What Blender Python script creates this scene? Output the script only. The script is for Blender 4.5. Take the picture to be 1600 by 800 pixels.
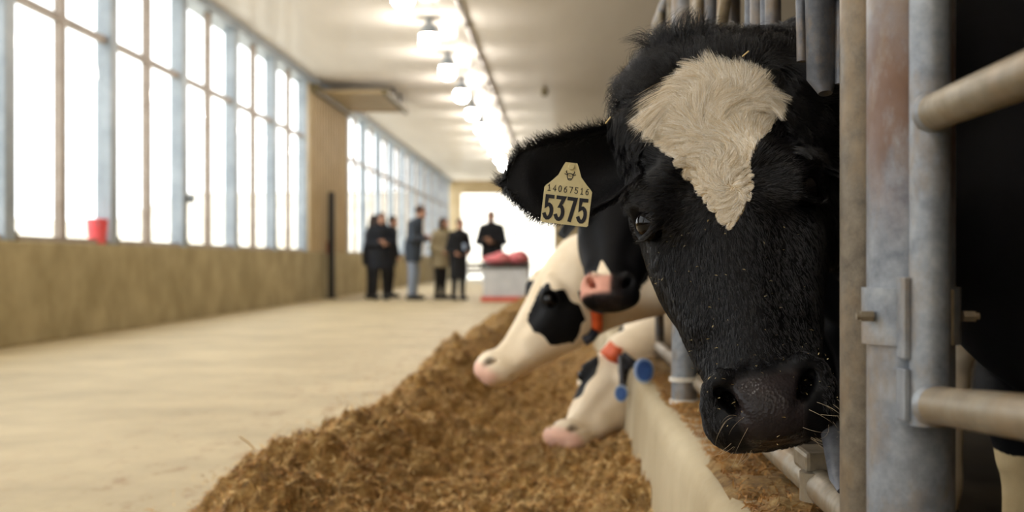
import bpy, bmesh, math, random
import numpy as np
from mathutils import Vector, Matrix, kdtree

random.seed(7)
rng = np.random.default_rng(11)
scene = bpy.context.scene
COL = scene.collection
for o in list(bpy.data.objects):
    bpy.data.objects.remove(o)

# ------------------------------------------------------------------ camera
CAM_H, FPX, VX, VY = 0.74, 2000.0, 876.0, 409.0
cam_d = bpy.data.cameras.new('camera')
cam = bpy.data.objects.new('camera', cam_d)
COL.objects.link(cam)
cam.location = (0, 0, CAM_H)
cam.rotation_euler = (math.radians(90), 0, 0)
cam_d.sensor_width = 36.0
cam_d.lens = 36.0 * FPX / 1600.0
cam_d.shift_x = -(VX - 800.0) / 1600.0
cam_d.shift_y = (VY - 400.0) / 1600.0
cam_d.clip_start = 0.05
cam_d.clip_end = 400
cam_d.dof.use_dof = True
cam_d.dof.focus_distance = 1.70
cam_d.dof.aperture_fstop = 4.5
scene.camera = cam


def P(px, py, d):
    """a point of the place from where it is seen and how far down the alley it stands"""
    return Vector(((px - VX) / FPX * d, d, CAM_H + (VY - py) / FPX * d))


# ------------------------------------------------------------------ world, light, exposure
world = bpy.data.worlds.new('overcast_sky')
scene.world = world
world.use_nodes = True
bg = world.node_tree.nodes['Background']
bg.inputs[0].default_value = (0.94, 0.972, 1.0, 1)
bg.inputs[1].default_value = 4.0
scene.view_settings.view_transform = 'Standard'
scene.view_settings.look = 'None'
scene.view_settings.gamma = 1.0
scene.view_settings.use_curve_mapping = False
scene.view_settings.exposure = 0.04
try:
    scene.cycles.max_bounces = 10
    scene.cycles.diffuse_bounces = 5
    scene.cycles.transparent_max_bounces = 12
    scene.cycles.sample_clamp_indirect = 6.0
    scene.cycles.caustics_reflective = False
    scene.cycles.caustics_refractive = False
except Exception:
    pass


# ------------------------------------------------------------------ materials
def lin(c):
    if isinstance(c, str):
        c = [int(c[i:i + 2], 16) / 255 for i in (1, 3, 5)]
    return tuple((v / 12.92 if v <= 0.04045 else ((v + 0.055) / 1.055) ** 2.4) for v in c[:3]) + (1.0,)


def setin(b, key, v):
    if key in b.inputs:
        b.inputs[key].default_value = v


class NT:
    def __init__(s, name):
        s.m = bpy.data.materials.new(name)
        s.m.use_nodes = True
        s.t = s.m.node_tree
        s.b = s.t.nodes['Principled BSDF']
        s.co = s.t.nodes.new('ShaderNodeTexCoord')

    def n(s, typ, **kw):
        nd = s.t.nodes.new(typ)
        for k, v in kw.items():
            setattr(nd, k, v)
        return nd

    def link(s, a, b):
        s.t.links.new(a, b)

    def noise(s, scale, detail=4, rough=0.55, stretch=None):
        nz = s.n('ShaderNodeTexNoise')
        nz.inputs['Scale'].default_value = scale
        nz.inputs['Detail'].default_value = detail
        nz.inputs['Roughness'].default_value = rough
        src = s.co.outputs['Object']
        if stretch:
            mp = s.n('ShaderNodeMapping')
            mp.inputs['Scale'].default_value = stretch
            s.link(src, mp.inputs['Vector'])
            src = mp.outputs['Vector']
        s.link(src, nz.inputs['Vector'])
        return nz.outputs['Fac']

    def ramp(s, fac, stops):
        r = s.n('ShaderNodeValToRGB')
        els = r.color_ramp.elements
        while len(els) > 1:
            els.remove(els[-1])
        els[0].position, els[0].color = stops[0][0], stops[0][1]
        for p, c in stops[1:]:
            e = els.new(p)
            e.color = c
        s.link(fac, r.inputs['Fac'])
        return r.outputs['Color']

    def mix(s, fac, a, b):
        m = s.n('ShaderNodeMix', data_type='RGBA')
        for sock, v in ((m.inputs['Factor'], fac), (m.inputs['A'] if False else m.inputs[6], a), (m.inputs[7], b)):
            if isinstance(v, (tuple, list, float, int)):
                sock.default_value = v
            else:
                s.link(v, sock)
        return m.outputs[2]

    def bump(s, h, strength=0.3, dist=0.01):
        bp = s.n('ShaderNodeBump')
        bp.inputs['Strength'].default_value = strength
        bp.inputs['Distance'].default_value = dist
        s.link(h, bp.inputs['Height'])
        s.link(bp.outputs['Normal'], s.b.inputs['Normal'])


def mat(name, c1, c2=None, scale=6, rough=0.6, metal=0.0, bump=0.0, bscale=None, lo=0.35, hi=0.65, spec=None,
        stretch=None, detail=4):
    k = NT(name)
    k.b.inputs['Roughness'].default_value = rough
    k.b.inputs['Metallic'].default_value = metal
    if spec is not None:
        setin(k.b, 'Specular IOR Level', spec)
    f = k.noise(scale, detail, stretch=stretch)
    col = k.ramp(f, [(lo, lin(c1)), (hi, lin(c2 or c1))])
    k.link(col, k.b.inputs['Base Color'])
    if bump:
        k.bump(k.noise(bscale or scale * 4, 5), bump, 0.01)
    return k.m


M = {}
M['floor'] = None


def make_floor_mat():
    k = NT('dusty_concrete_floor')
    base = k.ramp(k.noise(1.3, 6, 0.65), [(0.3, lin('#a3926e')), (0.7, lin('#c9b78f'))])
    crumbs = k.ramp(k.noise(9, 8, 0.75, (1, 0.35, 1)), [(0.52, (0, 0, 0, 1)), (0.66, (1, 1, 1, 1))])
    # trodden feed dust lies only beside the feed windrow
    sep = k.n('ShaderNodeSeparateXYZ')
    k.link(k.co.outputs['Object'], sep.inputs[0])
    mr = k.n('ShaderNodeMapRange')
    mr.inputs['From Min'].default_value = -2.3
    mr.inputs['From Max'].default_value = -0.9
    k.link(sep.outputs['X'], mr.inputs['Value'])
    mul = k.n('ShaderNodeMath', operation='MULTIPLY')
    k.link(crumbs, mul.inputs[0])
    k.link(mr.outputs[0], mul.inputs[1])
    col = k.mix(mul.outputs[0], base, lin('#8a6233'))
    k.link(col, k.b.inputs['Base Color'])
    k.b.inputs['Roughness'].default_value = 0.62
    k.bump(k.noise(40, 6), 0.25, 0.004)
    return k.m


M['floor'] = make_floor_mat()
M['concrete'] = mat('tan_concrete', '#95865f', '#b0a17a', 2.2, 0.85, bump=0.3, bscale=30, detail=8)
M['curb'] = mat('worn_curb_concrete', '#968462', '#bcae90', 2.2, 0.8, bump=0.4, bscale=25, stretch=(1, .5, .45), detail=8)


def make_ceiling():
    k = NT('white_ceiling_panel')
    out = k.t.nodes['Material Output']
    col = k.ramp(k.noise(0.9, 4, stretch=(1, 0.15, 1)), [(0.35, lin('#e4dfd8')), (0.65, lin('#f0ece6'))])
    di = k.n('ShaderNodeBsdfDiffuse')
    k.link(col, di.inputs['Color'])
    gl = k.n('ShaderNodeBsdfGlossy')
    gl.inputs['Roughness'].default_value = 0.16
    mx = k.n('ShaderNodeMixShader')
    mx.inputs[0].default_value = 0.07
    k.link(di.outputs[0], mx.inputs[1])
    k.link(gl.outputs[0], mx.inputs[2])
    k.link(mx.outputs[0], out.inputs['Surface'])
    return k.m


M['ceil'] = make_ceiling()
M['steelwhite'] = mat('painted_grey_steel', '#8b96a0', '#a4aeb7', 3, 0.45)
M['mullion'] = mat('brown_grey_mullion', '#8b7d70', '#a3968a', 4, 0.5)
M['beige'] = mat('beige_metal_cladding', '#bca67e', '#cbb791', 2, 0.55)
M['darkmetal'] = mat('dark_painted_steel', '#15140f', '#201d16', 5, 0.5)
M['track'] = mat('olive_brown_steel', '#5d5436', '#786b48', 5, 0.5)
M['darkwall'] = mat('dim_barn_boarding', '#2b241b', '#372e23', 1.5, 0.9)
M['snow'] = mat('pale_winter_ground', '#d8d2c4', '#efece4', 0.2, 0.9)
M['bank'] = mat('pale_dry_grass_bank', '#cabfa9', '#e6ded0', 0.15, 0.9, stretch=(1, 1, 4))
M['conduit'] = mat('grey_conduit', '#57514a', '#625c54', 5, 0.4, 0.3)


def make_galv(name, dark, light, rustmask=None):
    k = NT(name)
    a = k.ramp(k.noise(38, 6, 0.7), [(0.32, lin(dark)), (0.68, lin(light))])
    dirt = k.ramp(k.noise(7, 7, 0.7, (1, 1, 0.5)), [(0.46, (0, 0, 0, 1)), (0.66, (1, 1, 1, 1))])
    col = k.mix(dirt, a, lin('#7d694e'))
    if rustmask is not None:
        cz, hz = rustmask
        sep = k.n('ShaderNodeSeparateXYZ')
        k.link(k.co.outputs['Object'], sep.inputs[0])
        d = k.n('ShaderNodeMath', operation='SUBTRACT')
        k.link(sep.outputs['Z'], d.inputs[0])
        d.inputs[1].default_value = cz
        ab = k.n('ShaderNodeMath', operation='ABSOLUTE')
        k.link(d.outputs[0], ab.inputs[0])
        mr = k.n('ShaderNodeMapRange')
        mr.inputs['From Min'].default_value = hz
        mr.inputs['From Max'].default_value = hz * 0.2
        k.link(ab.outputs[0], mr.inputs['Value'])
        nz = k.ramp(k.noise(14, 7, 0.7, (1, 1, 0.45)), [(0.33, (0, 0, 0, 1)), (0.52, (1, 1, 1, 1))])
        mul = k.n('ShaderNodeMath', operation='MULTIPLY')
        k.link(mr.outputs[0], mul.inputs[0])
        k.link(nz, mul.inputs[1])
        wk = k.n('ShaderNodeMath', operation='MULTIPLY')
        k.link(mul.outputs[0], wk.inputs[0])
        wk.inputs[1].default_value = 0.85
        col = k.mix(wk.outputs[0], col, lin('#5f4029'))
    k.link(col, k.b.inputs['Base Color'])
    k.b.inputs['Metallic'].default_value = 0.35
    rr = k.ramp(k.noise(20, 4), [(0.3, (0.38, 0.38, 0.38, 1)), (0.7, (0.62, 0.62, 0.62, 1))])
    k.link(rr, k.b.inputs['Roughness'])
    k.bump(k.noise(120, 4), 0.15, 0.002)
    return k.m


M['galv'] = make_galv('galvanised_steel', '#646a74', '#8f949a')
M['galv_rust'] = make_galv('galvanised_steel_with_rust', '#5f656f', '#888d94', (0.535, 0.15))
M['galv_tan'] = make_galv('dusty_galvanised_steel', '#6b6252', '#8b806d')
M['galv_dark'] = make_galv('dull_headlock_steel', '#41444c', '#5f6269')


def make_coat(name, white, black='#070709'):
    """coat: the vertex attribute 'coat' is 0 on black hair, 1 on white hair; 'nose' marks bare skin"""
    k = NT(name)
    at = k.n('ShaderNodeAttribute')
    at.attribute_name = 'coat'
    nose = k.n('ShaderNodeAttribute')
    nose.attribute_name = 'nose'
    pink = k.n('ShaderNodeAttribute')
    pink.attribute_name = 'pink'
    setin(k.b, 'Specular IOR Level', 0.13)
    fine = k.noise(55, 5, 0.6, (1, 1, 0.25))
    add = k.n('ShaderNodeMath', operation='MULTIPLY_ADD')
    k.link(fine, add.inputs[0])
    add.inputs[1].default_value = 0.35
    k.link(at.outputs['Fac'], add.inputs[2])
    edge = k.ramp(add.outputs[0], [(0.62, (0, 0, 0, 1)), (0.72, (1, 1, 1, 1))])
    wc = k.ramp(k.noise(9, 5), [(0.3, lin(white[0])), (0.7, lin(white[1]))])
    bc = k.ramp(k.noise(24, 4), [(0.3, lin(black)), (0.7, lin('#0c0c0f'))])
    col = k.mix(edge, bc, wc)
    ns = k.ramp(k.noise(30, 4), [(0.3, lin('#1b1819')), (0.7, lin('#2b2526'))])
    col = k.mix(nose.outputs['Fac'], col, ns)
    col = k.mix(pink.outputs['Fac'], col, lin('#d9a08e'))
    k.link(col, k.b.inputs['Base Color'])
    rr = k.mix(nose.outputs['Fac'], (0.6, 0.6, 0.6, 1), (0.22, 0.22, 0.22, 1))
    k.link(rr, k.b.inputs['Roughness'])
    # pebbled bare nose skin, fine relief of short hair elsewhere
    vo = k.n('ShaderNodeTexVoronoi')
    vo.inputs['Scale'].default_value = 230
    k.link(k.co.outputs['Object'], vo.inputs['Vector'])
    hm = k.mix(nose.outputs['Fac'], k.noise(260, 3), vo.outputs['Distance'])
    k.bump(hm, 0.22, 0.003)
    return k.m


M['coat_cream'] = make_coat('black_and_cream_coat', ('#b59d74', '#cfb98f'))  # cream darkened so gaps between the blaze locks look shaded
M['coat_white'] = make_coat('black_and_white_coat', ('#e0cdaf', '#f0e2cb'))


def make_hair(name, c1, c2, rough=0.45):
    k = NT(name)
    hi = k.n('ShaderNodeHairInfo')
    col = k.ramp(hi.outputs['Random'], [(0.0, lin(c1)), (1.0, lin(c2))])
    k.link(col, k.b.inputs['Base Color'])
    k.b.inputs['Roughness'].default_value = rough
    setin(k.b, 'Specular IOR Level', 0.4)
    return k.m


M['hair_cream'] = make_hair('cream_hair', '#d6c29c', '#fffdf8', 0.4)
M['hair_black'] = make_hair('black_hair', '#050506', '#18171c', 0.30)
M['whisker'] = make_hair('pale_whisker', '#b5a183', '#d8c8ab', 0.4)
M['eye'] = mat('dark_wet_eye', '#040304', '#0a0709', 10, 0.03, spec=0.22)
M['eyerim'] = mat('eye_white_rim', '#8b7a76', '#a89390', 40, 0.15)
M['tag'] = mat('yellowed_tag_plastic', '#c3b78a', '#d9cfa6', 30, 0.4, lo=0.25, hi=0.75)
M['ink'] = mat('navy_black_ink', '#12151f', '#1a1d29', 60, 0.55)
M['orange'] = mat('orange_webbing', '#d4521f', '#e2642c', 40, 0.6)
M['strap'] = mat('dark_navy_strap', '#171a26', '#222636', 40, 0.6)
M['blue'] = mat('blue_plastic', '#2c4f8d', '#3a63a6', 20, 0.35)
M['bluerim'] = mat('pale_blue_rim', '#8fa6c9', '#a3b6d2', 20, 0.35)
M['straw'] = mat('straw_yellow', '#b39a62', '#dccb9a', 60, 0.6)
M['hoof'] = mat('horn_grey_hoof', '#2c2621', '#3b332b', 10, 0.5)


def make_feed():
    k = NT('brown_chopped_silage')
    a = k.ramp(k.noise(34, 8, 0.75), [(0.28, lin('#4f3614')), (0.5, lin('#a27a3c')), (0.74, lin('#dcbd7e'))])  # darkest stop stands in for shade in the crevices
    b = k.ramp(k.noise(5, 5, 0.6), [(0.35, (0.72, 0.72, 0.72, 1)), (0.7, (1.12, 1.1, 1.05, 1))])
    m = k.n('ShaderNodeMix', data_type='RGBA', blend_type='MULTIPLY')
    m.inputs[0].default_value = 1.0
    k.link(a, m.inputs[6])
    k.link(b, m.inputs[7])
    k.link(m.outputs[2], k.b.inputs['Base Color'])
    k.b.inputs['Roughness'].default_value = 0.8
    k.bump(k.noise(90, 8, 0.8), 0.9, 0.012)
    return k.m


M['feed'] = make_feed()
M['strand_a'] = mat('brown_silage_strand', '#8f6029', '#bd8c49', 12, 0.7)
M['strand_b'] = mat('golden_silage_strand', '#cda35d', '#ecce94', 12, 0.7)


def make_glass():
    k = NT('thin_window_glass')
    out = k.t.nodes['Material Output']
    tr = k.n('ShaderNodeBsdfTransparent')
    tr.inputs[0].default_value = (0.96, 0.96, 0.95, 1)
    gl = k.n('ShaderNodeBsdfGlossy')
    gl.inputs['Roughness'].default_value = 0.05
    mx = k.n('ShaderNodeMixShader')
    mx.inputs[0].default_value = 0.04
    k.link(tr.outputs[0], mx.inputs[1])
    k.link(gl.outputs[0], mx.inputs[2])
    k.link(mx.outputs[0], out.inputs['Surface'])
    return k.m


M['glass'] = make_glass()


def emit(name, c, s):
    k = NT(name)
    setin(k.b, 'Emission Color', lin(c))
    setin(k.b, 'Emission Strength', s)
    k.b.inputs['Base Color'].default_value = lin(c)
    return k.m


M['lamp'] = emit('warm_lamp_glow', '#fff6ea', 115.0)


# ------------------------------------------------------------------ mesh helpers
def wloc(o):
    v = Vector((0, 0, 0))
    while o is not None:
        v += o.location
        o = o.parent
    return v


def tag(o, label=None, cat=None, group=None, kind=None):
    if label:
        o['label'] = label
    if cat:
        o['category'] = cat
    if group:
        o['group'] = group
    if kind:
        o['kind'] = kind
    return o


def empty(name, loc, label=None, cat=None, group=None, kind=None):
    o = bpy.data.objects.new(name, None)
    o.empty_display_size = 0.1
    COL.objects.link(o)
    o.location = loc
    return tag(o, label, cat, group, kind)


def raw(name, V, F, m, parent=None, loc=None, smooth=True):
    """one mesh object from world-space vertices"""
    V = np.asarray(V, dtype=np.float64).reshape(-1, 3)
    base = Vector(loc) if loc is not None else (wloc(parent) if parent is not None else Vector((0, 0, 0)))
    me = bpy.data.meshes.new(name)
    if isinstance(F, np.ndarray):
        k = F.shape[1]
        me.vertices.add(len(V))
        me.vertices.foreach_set('co', (V - np.array(base)).astype(np.float32).ravel())
        me.loops.add(F.size)
        me.loops.foreach_set('vertex_index', F.astype(np.int32).ravel())
        me.polygons.add(len(F))
        me.polygons.foreach_set('loop_start', np.arange(0, F.size, k, dtype=np.int32))
        me.update(calc_edges=True)
        me.validate()
    else:
        me.from_pydata([tuple(v) for v in (V - np.array(base))], [], [list(f) for f in F])
        me.update()
    if smooth:
        me.polygons.foreach_set('use_smooth', [True] * len(me.polygons))
    if m is not None:
        for mm in (m if isinstance(m, (list, tuple)) else [m]):
            me.materials.append(mm)
    o = bpy.data.objects.new(name, me)
    COL.objects.link(o)
    if parent is not None:
        o.parent = parent
        o.location = (base - wloc(parent))
    else:
        o.location = base
    return o


class MB:
    def __init__(s):
        s.V, s.F = [], []

    def add(s, V, F):
        n = len(s.V)
        s.V += [tuple(v) for v in V]
        s.F += [tuple(i + n for i in f) for f in F]
        return s

    def box(s, x0, x1, y0, y1, z0, z1, b=0.0):
        if b <= 0:
            V = [(x, y, z) for x in (x0, x1) for y in (y0, y1) for z in (z0, z1)]
            return s.add(V, [(0, 1, 3, 2), (4, 6, 7, 5), (0, 4, 5, 1), (2, 3, 7, 6), (0, 2, 6, 4), (1, 5, 7, 3)])
        bm = bmesh.new()
        bmesh.ops.create_cube(bm, size=1)
        for v in bm.verts:
            v.co = (x0 + (v.co.x + .5) * (x1 - x0), y0 + (v.co.y + .5) * (y1 - y0), z0 + (v.co.z + .5) * (z1 - z0))
        bmesh.ops.bevel(bm, geom=bm.edges[:], offset=b, segments=2, affect='EDGES', profile=0.6)
        bm.verts.index_update()
        V = [v.co[:] for v in bm.verts]
        F = [[v.index for v in f.verts] for f in bm.faces]
        bm.free()
        return s.add(V, F)

    def tube(s, pts, r, n=12, cap=True, flat=1.0):
        pts = [Vector(p) for p in pts]
        rs = r if isinstance(r, (list, tuple)) else [r] * len(pts)
        up = None
        rings = []
        for i, p in enumerate(pts):
            d = (pts[min(i + 1, len(pts) - 1)] - pts[max(i - 1, 0)]).normalized()
            if up is None:
                up = Vector((0, 0, 1)) if abs(d.z) < 0.9 else Vector((1, 0, 0))
            a = d.cross(up).normalized()
            up = a.cross(d).normalized()
            rings.append([p + (a * math.cos(2 * math.pi * k / n) + up * math.sin(2 * math.pi * k / n) * flat) * rs[i]
                          for k in range(n)])
        V = [v for rg in rings for v in rg]
        F = []
        for i in range(len(rings) - 1):
            for k in range(n):
                F.append((i * n + k, i * n + (k + 1) % n, (i + 1) * n + (k + 1) % n, (i + 1) * n + k))
        if cap:
            F.append(tuple(range(n))[::-1])
            F.append(tuple((len(rings) - 1) * n + k for k in range(n)))
        return s.add(V, F)

    def lathe(s, c, prof, n=20):
        c = Vector(c)
        V = [c + Vector((r * math.cos(2 * math.pi * k / n), r * math.sin(2 * math.pi * k / n), z))
             for r, z in prof for k in range(n)]
        F = []
        for i in range(len(prof) - 1):
            for k in range(n):
                F.append((i * n + k, i * n + (k + 1) % n, (i + 1) * n + (k + 1) % n, (i + 1) * n + k))
        F.append(tuple(range(n))[::-1])
        F.append(tuple((len(prof) - 1) * n + k for k in range(n)))
        return s.add(V, F)

    def prism(s, poly, frame, t):
        """outline poly (u,v) in frame (o, U, V, N), from N*0 to N*t"""
        o, U, W, N = [Vector(q) for q in frame]
        n = len(poly)
        V = [o + U * u + W * v for u, v in poly] + [o + U * u + W * v + N * t for u, v in poly]
        F = [tuple(range(n))[::-1], tuple(range(n, 2 * n))]
        F += [(i, (i + 1) % n, n + (i + 1) % n, n + i) for i in range(n)]
        return s.add(V, F)

    def build(s, name, m, parent=None, loc=None, smooth=False):
        o = raw(name, s.V, s.F, m, parent, loc, smooth)
        if smooth:
            try:
                o.data.set_sharp_from_angle(angle=math.radians(40))
            except Exception:
                pass
        return o


def wave_noise(x, y, z, scale, seed, octaves=3):
    r = np.random.default_rng(seed)
    out = 0
    amp, tot = 1.0, 0.0
    for o in range(octaves):
        for k in range(4):
            d = r.normal(size=3)
            d /= np.linalg.norm(d)
            ph = r.uniform(0, 6.28)
            out = out + amp * np.sin((x * d[0] + y * d[1] + z * d[2]) * scale * 6.28 * r.uniform(0.7, 1.4) + ph)
        tot += amp * 2
        amp *= 0.55
        scale *= 2.1
    return out / tot


# ================================================================== THE SETTING
XW = -4.77            # inner face of the window wall
Y0, Y1 = -14.0, 56.0
HW, HC = 0.925, 4.3   # low wall, ceiling
HTR, HTOP = 3.1, 4.17
XR = 9.0

tag(MB().box(-5.1, .3, Y0, Y1, -0.2, 0.0).build('floor', M['floor']), kind='structure')
tag(MB().box(.3, XR, Y0, Y1, -0.2, 0.0).build('floor_stalls', mat('dark_wet_stall_floor', '#2c2419', '#3d3223', 3, .6, bump=.5, bscale=12)), kind='structure')
tag(MB().box(-80, -5.1, -60, 120, -0.55, -0.35).build('ground_outside', M['snow']), kind='structure')
tag(MB().box(-5.1, XR, Y1, 140, -0.25, -0.03).build('ground_beyond_door', M['snow']), kind='structure')
tag(MB().box(-5.1, XR, -100, Y0, -0.25, -0.03).build('ground_behind', M['snow']), kind='structure')
bankV, bankF = [], []
ys = np.linspace(-60, 130, 60)
prof = [(-14, -0.36), (-22, 0.5), (-30, 2.3), (-38, 3.6), (-50, 4.2), (-75, 4.4), (-75, -0.5), (-14, -0.5)]
for y in ys:
    for x, z in prof:
        bankV.append((x + 2.2 * math.sin(y * 0.09), y, z + (0.5 * math.sin(y * .13 + x) if z > 0 else 0)))
npf = len(prof)
for i in range(len(ys) - 1):
    for k in range(npf):
        bankF.append((i * npf + k, i * npf + (k + 1) % npf, (i + 1) * npf + (k + 1) % npf, (i + 1) * npf + k))
tag(raw('hillside', bankV, bankF, M['bank']), kind='structure')

MB_rise = MB().add([(-40, 95, -.5), (40, 95, -.5), (40, 112, 5), (-40, 112, 4), (40, 135, 8.5), (-40, 135, 8), (40, 136, -.5), (-40, 136, -.5)],
                   [(0, 1, 2, 3), (3, 2, 4, 5), (5, 4, 6, 7), (0, 3, 5, 7), (1, 6, 4, 2), (0, 7, 6, 1)])
tag(MB_rise.build('added_hillside', M['bank']), kind='structure')  # pale rise added beyond the door to dim the bright doorway
# ceiling with its panels
ceil = MB().box(-5.1, XR, Y0, Y1, HC + 0.02, HC + 0.2).build('ceiling', M['ceil'])
tag(ceil, kind='structure')
cx = [-4.97, -1.75, 1.5, 5.0, XR]
cy = np.linspace(Y0, Y1, 15)
for i in range(4):
    for j in range(14):
        MB().box(cx[i] + .012, cx[i + 1] - .012, cy[j] + .012, cy[j + 1] - .012, HC, HC + .03, 0.006).build(
            'ceiling_panel', M['ceil'], ceil)

# left wall: low concrete stretches, window bays, clad panel
tag(MB().box(XW - .22, XW, Y0, 26.35, 0, HW, 0.02).build('wall_left', M['concrete']), kind='structure')
tag(MB().box(XW - .22, XW - .02, 26.42, Y1, 0, HW, 0.02).build('wall_left_far', M['concrete']), kind='structure')
tag(MB().box(XW - .3, XW, Y0, Y1, HTOP, HC + .05).build('wall_left_header', M['steelwhite']), kind='structure')

posts1 = [11.15 + 2.6 * k for k in range(-9, 6)]
posts2 = [28.95 + 2.6 * k for k in range(0, 11)]
ntrim = 0
for y in posts1 + posts2:
    ntrim += 1
    if y > Y1:
        continue
    t = MB().box(XW - .19, XW - .02, y - .105, y + .105, HW, HTOP, 0.012).build('trim_%d' % ntrim, M['steelwhite'])
    tag(t, kind='structure')
    if 10 < y < 27:
        MB().box(XW - .13, XW - .03, y + .09, y + .2, HW, HW + .09, 0.01).build('foot_bracket', M['track'], t)
nwin = 0
for row in (posts1, posts2):
    for a, b in zip(row[:-1], row[1:]):
        nwin += 1
        e = empty('window_%d' % nwin, (XW - .1, (a + b) / 2, HW), kind='structure')
        mid = (a + b) / 2
        MB().box(XW - .14, XW - .06, a + .08, b - .08, HW, HW + .05).build('sill', M['mullion'], e)
        MB().box(XW - .135, XW - .065, a + .08, b - .08, HTR - .035, HTR + .035).build('transom', M['mullion'], e)
        MB().box(XW - .14, XW - .06, mid - .06, mid + .06, HW + .05, HTOP).build('mullion', M['mullion'], e)
        for ya, yb in ((a + .085, mid - .045), (mid + .045, b - .085)):
            for za, zb in ((HW + .05, HTR - .035), (HTR + .035, HTOP)):
                MB().box(XW - .104, XW - .098, ya, yb, za, zb).build('pane', M['glass'], e)

# clad panel between the two window rows
cl = MB().box(XW - .2, XW - .05, 24.55, 28.85, HW, HTOP).build('wall_left_clad', M['beige'])
tag(cl, kind='structure')
for k in range(14):
    y = 24.7 + k * .3
    MB().box(XW - .05, XW - .015, y, y + .1, HW + .01, HTOP, 0.008).build('cladding_rib', M['beige'], cl)

# right wall, end wall with the open door, wall behind the camera
tag(MB().box(XR, XR + .2, Y0, Y1, 0, HC).build('wall_right', M['darkwall']), kind='structure')
DX0, DX1, DZ = -4.35, -0.3, 3.72
endw = tag(empty('wall_back', (0, Y1, 0)), kind='structure')
MB().box(-5.1, DX0, Y1, Y1 + .2, 0, HC).build('wall_panel', M['beige'], endw)
MB().box(DX1, XR, Y1, Y1 + .2, 0, HC).build('wall_panel', M['beige'], endw)
MB().box(DX0, DX1, Y1, Y1 + .2, DZ, HC).build('wall_panel', M['beige'], endw)
frw = tag(empty('wall_front', (0, Y0, 0)), kind='structure')
MB().box(-5.1, -4.3, Y0 - .2, Y0, 0, HC).build('wall_panel', M['beige'], frw)
MB().box(-.3, XR, Y0 - .2, Y0, 0, HC).build('wall_panel', M['beige'], frw)
MB().box(-4.3, -.3, Y0 - .2, Y0, 0, HC).build('wall_panel', M['beige'], frw)  # added across the end opening to keep out frontal light
# low grey gate across the far door
g = empty('low_gate', (-3.0, 57.2, 0), 'low grey barrier across the bright doorway at the far end', 'gate')
for z in (0.25, 0.45, 0.65):
    MB().box(-4.4, -1.4, 57.16, 57.24, z - .075, z + .075, 0.01).build('rail', M['conduit'], g)
for x in (-4.4, -2.9, -1.4):
    MB().box(x - .05, x + .05, 57.24, 57.32, -.03, .8, 0.01).build('post', M['conduit'], g)

# dark pole at the end of the low wall
pl = P(518, 465, 25.9)
dp = empty('door_pole', (pl.x, pl.y, 0), 'tall black square pole where the low concrete wall ends', 'pole')
MB().box(pl.x - .06, pl.x + .06, pl.y - .06, pl.y + .06, 0, 2.15, 0.01).build('shaft', M['darkmetal'], dp)
MB().box(pl.x - .1, pl.x + .1, pl.y - .1, pl.y + .1, 0, .03, 0.005).build('base_plate', M['darkmetal'], dp)
MB().box(pl.x - .08, pl.x - .06, pl.y - .1, pl.y + .02, .9, 1.15, 0.005).build('latch_plate', mat('dull_red_paint', '#8b3a2c', '#9c4838', 8, .5), dp)

# overhead frame that reaches out from the clad panel
oh = empty('overhead_door_frame', (XW, 26.5, 4.02), 'brown overhead door frame reaching out from the clad wall under ceiling', 'door frame')
MB().box(XW, -3.45, 25.2, 28.4, 4.10, 4.12).build('panel', mat('pale_soffit', '#c9bea8', '#d6ccb8', 3, .6), oh)
for y in (25.2, 28.4):
    MB().box(XW, -3.4, y - .04, y + .04, 4.06, 4.12, 0.01).build('cross_rail', M['beige'], oh)
MB().box(-3.5, -3.38, 25.1, 28.6, 4.03, 4.13, 0.01).build('end_rail', M['track'], oh)
MB().box(XW, XW + .09, 24.6, 28.8, 4.0, 4.17, 0.01).build('wall_rail', M['track'], oh)
for y in (26.2, 27.3):
    MB().box(-3.46, -3.4, y - .03, y + .03, 4.1, HC, 0).build('hanger', M['darkmetal'], oh)

# small dark ceiling fixture
cf = P(851, 108, 26)
f = empty('ceiling_camera', (cf.x, cf.y, HC), 'small dark round fixture hanging under the ceiling right of lamps', 'fixture')
MB().lathe((cf.x, cf.y, HC - .12), [(.03, .12), (.06, .1), (.06, .07)]).build('mount', M['track'], f)
MB().lathe((cf.x, cf.y, HC - .2), [(.02, .0), (.07, .03), (.085, .09), (.06, .14)]).build('dome', M['track'], f, smooth=True)

# conduit along the ceiling
cd = empty('ceiling_conduit', (-1.40, 20, HC), 'thin grey conduit running along ceiling beside the row of lamps', 'conduit')
MB().tube([(-1.40, 6, HC - .04), (-1.40, Y1 - .3, HC - .04)], .022, 8).build('pipe', M['conduit'], cd, smooth=True)
for k in range(16):
    MB().box(-1.44, -1.36, 7 + 3 * k, 7.06 + 3 * k, HC - .08, HC, 0).build('clip', M['conduit'], cd)

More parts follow.
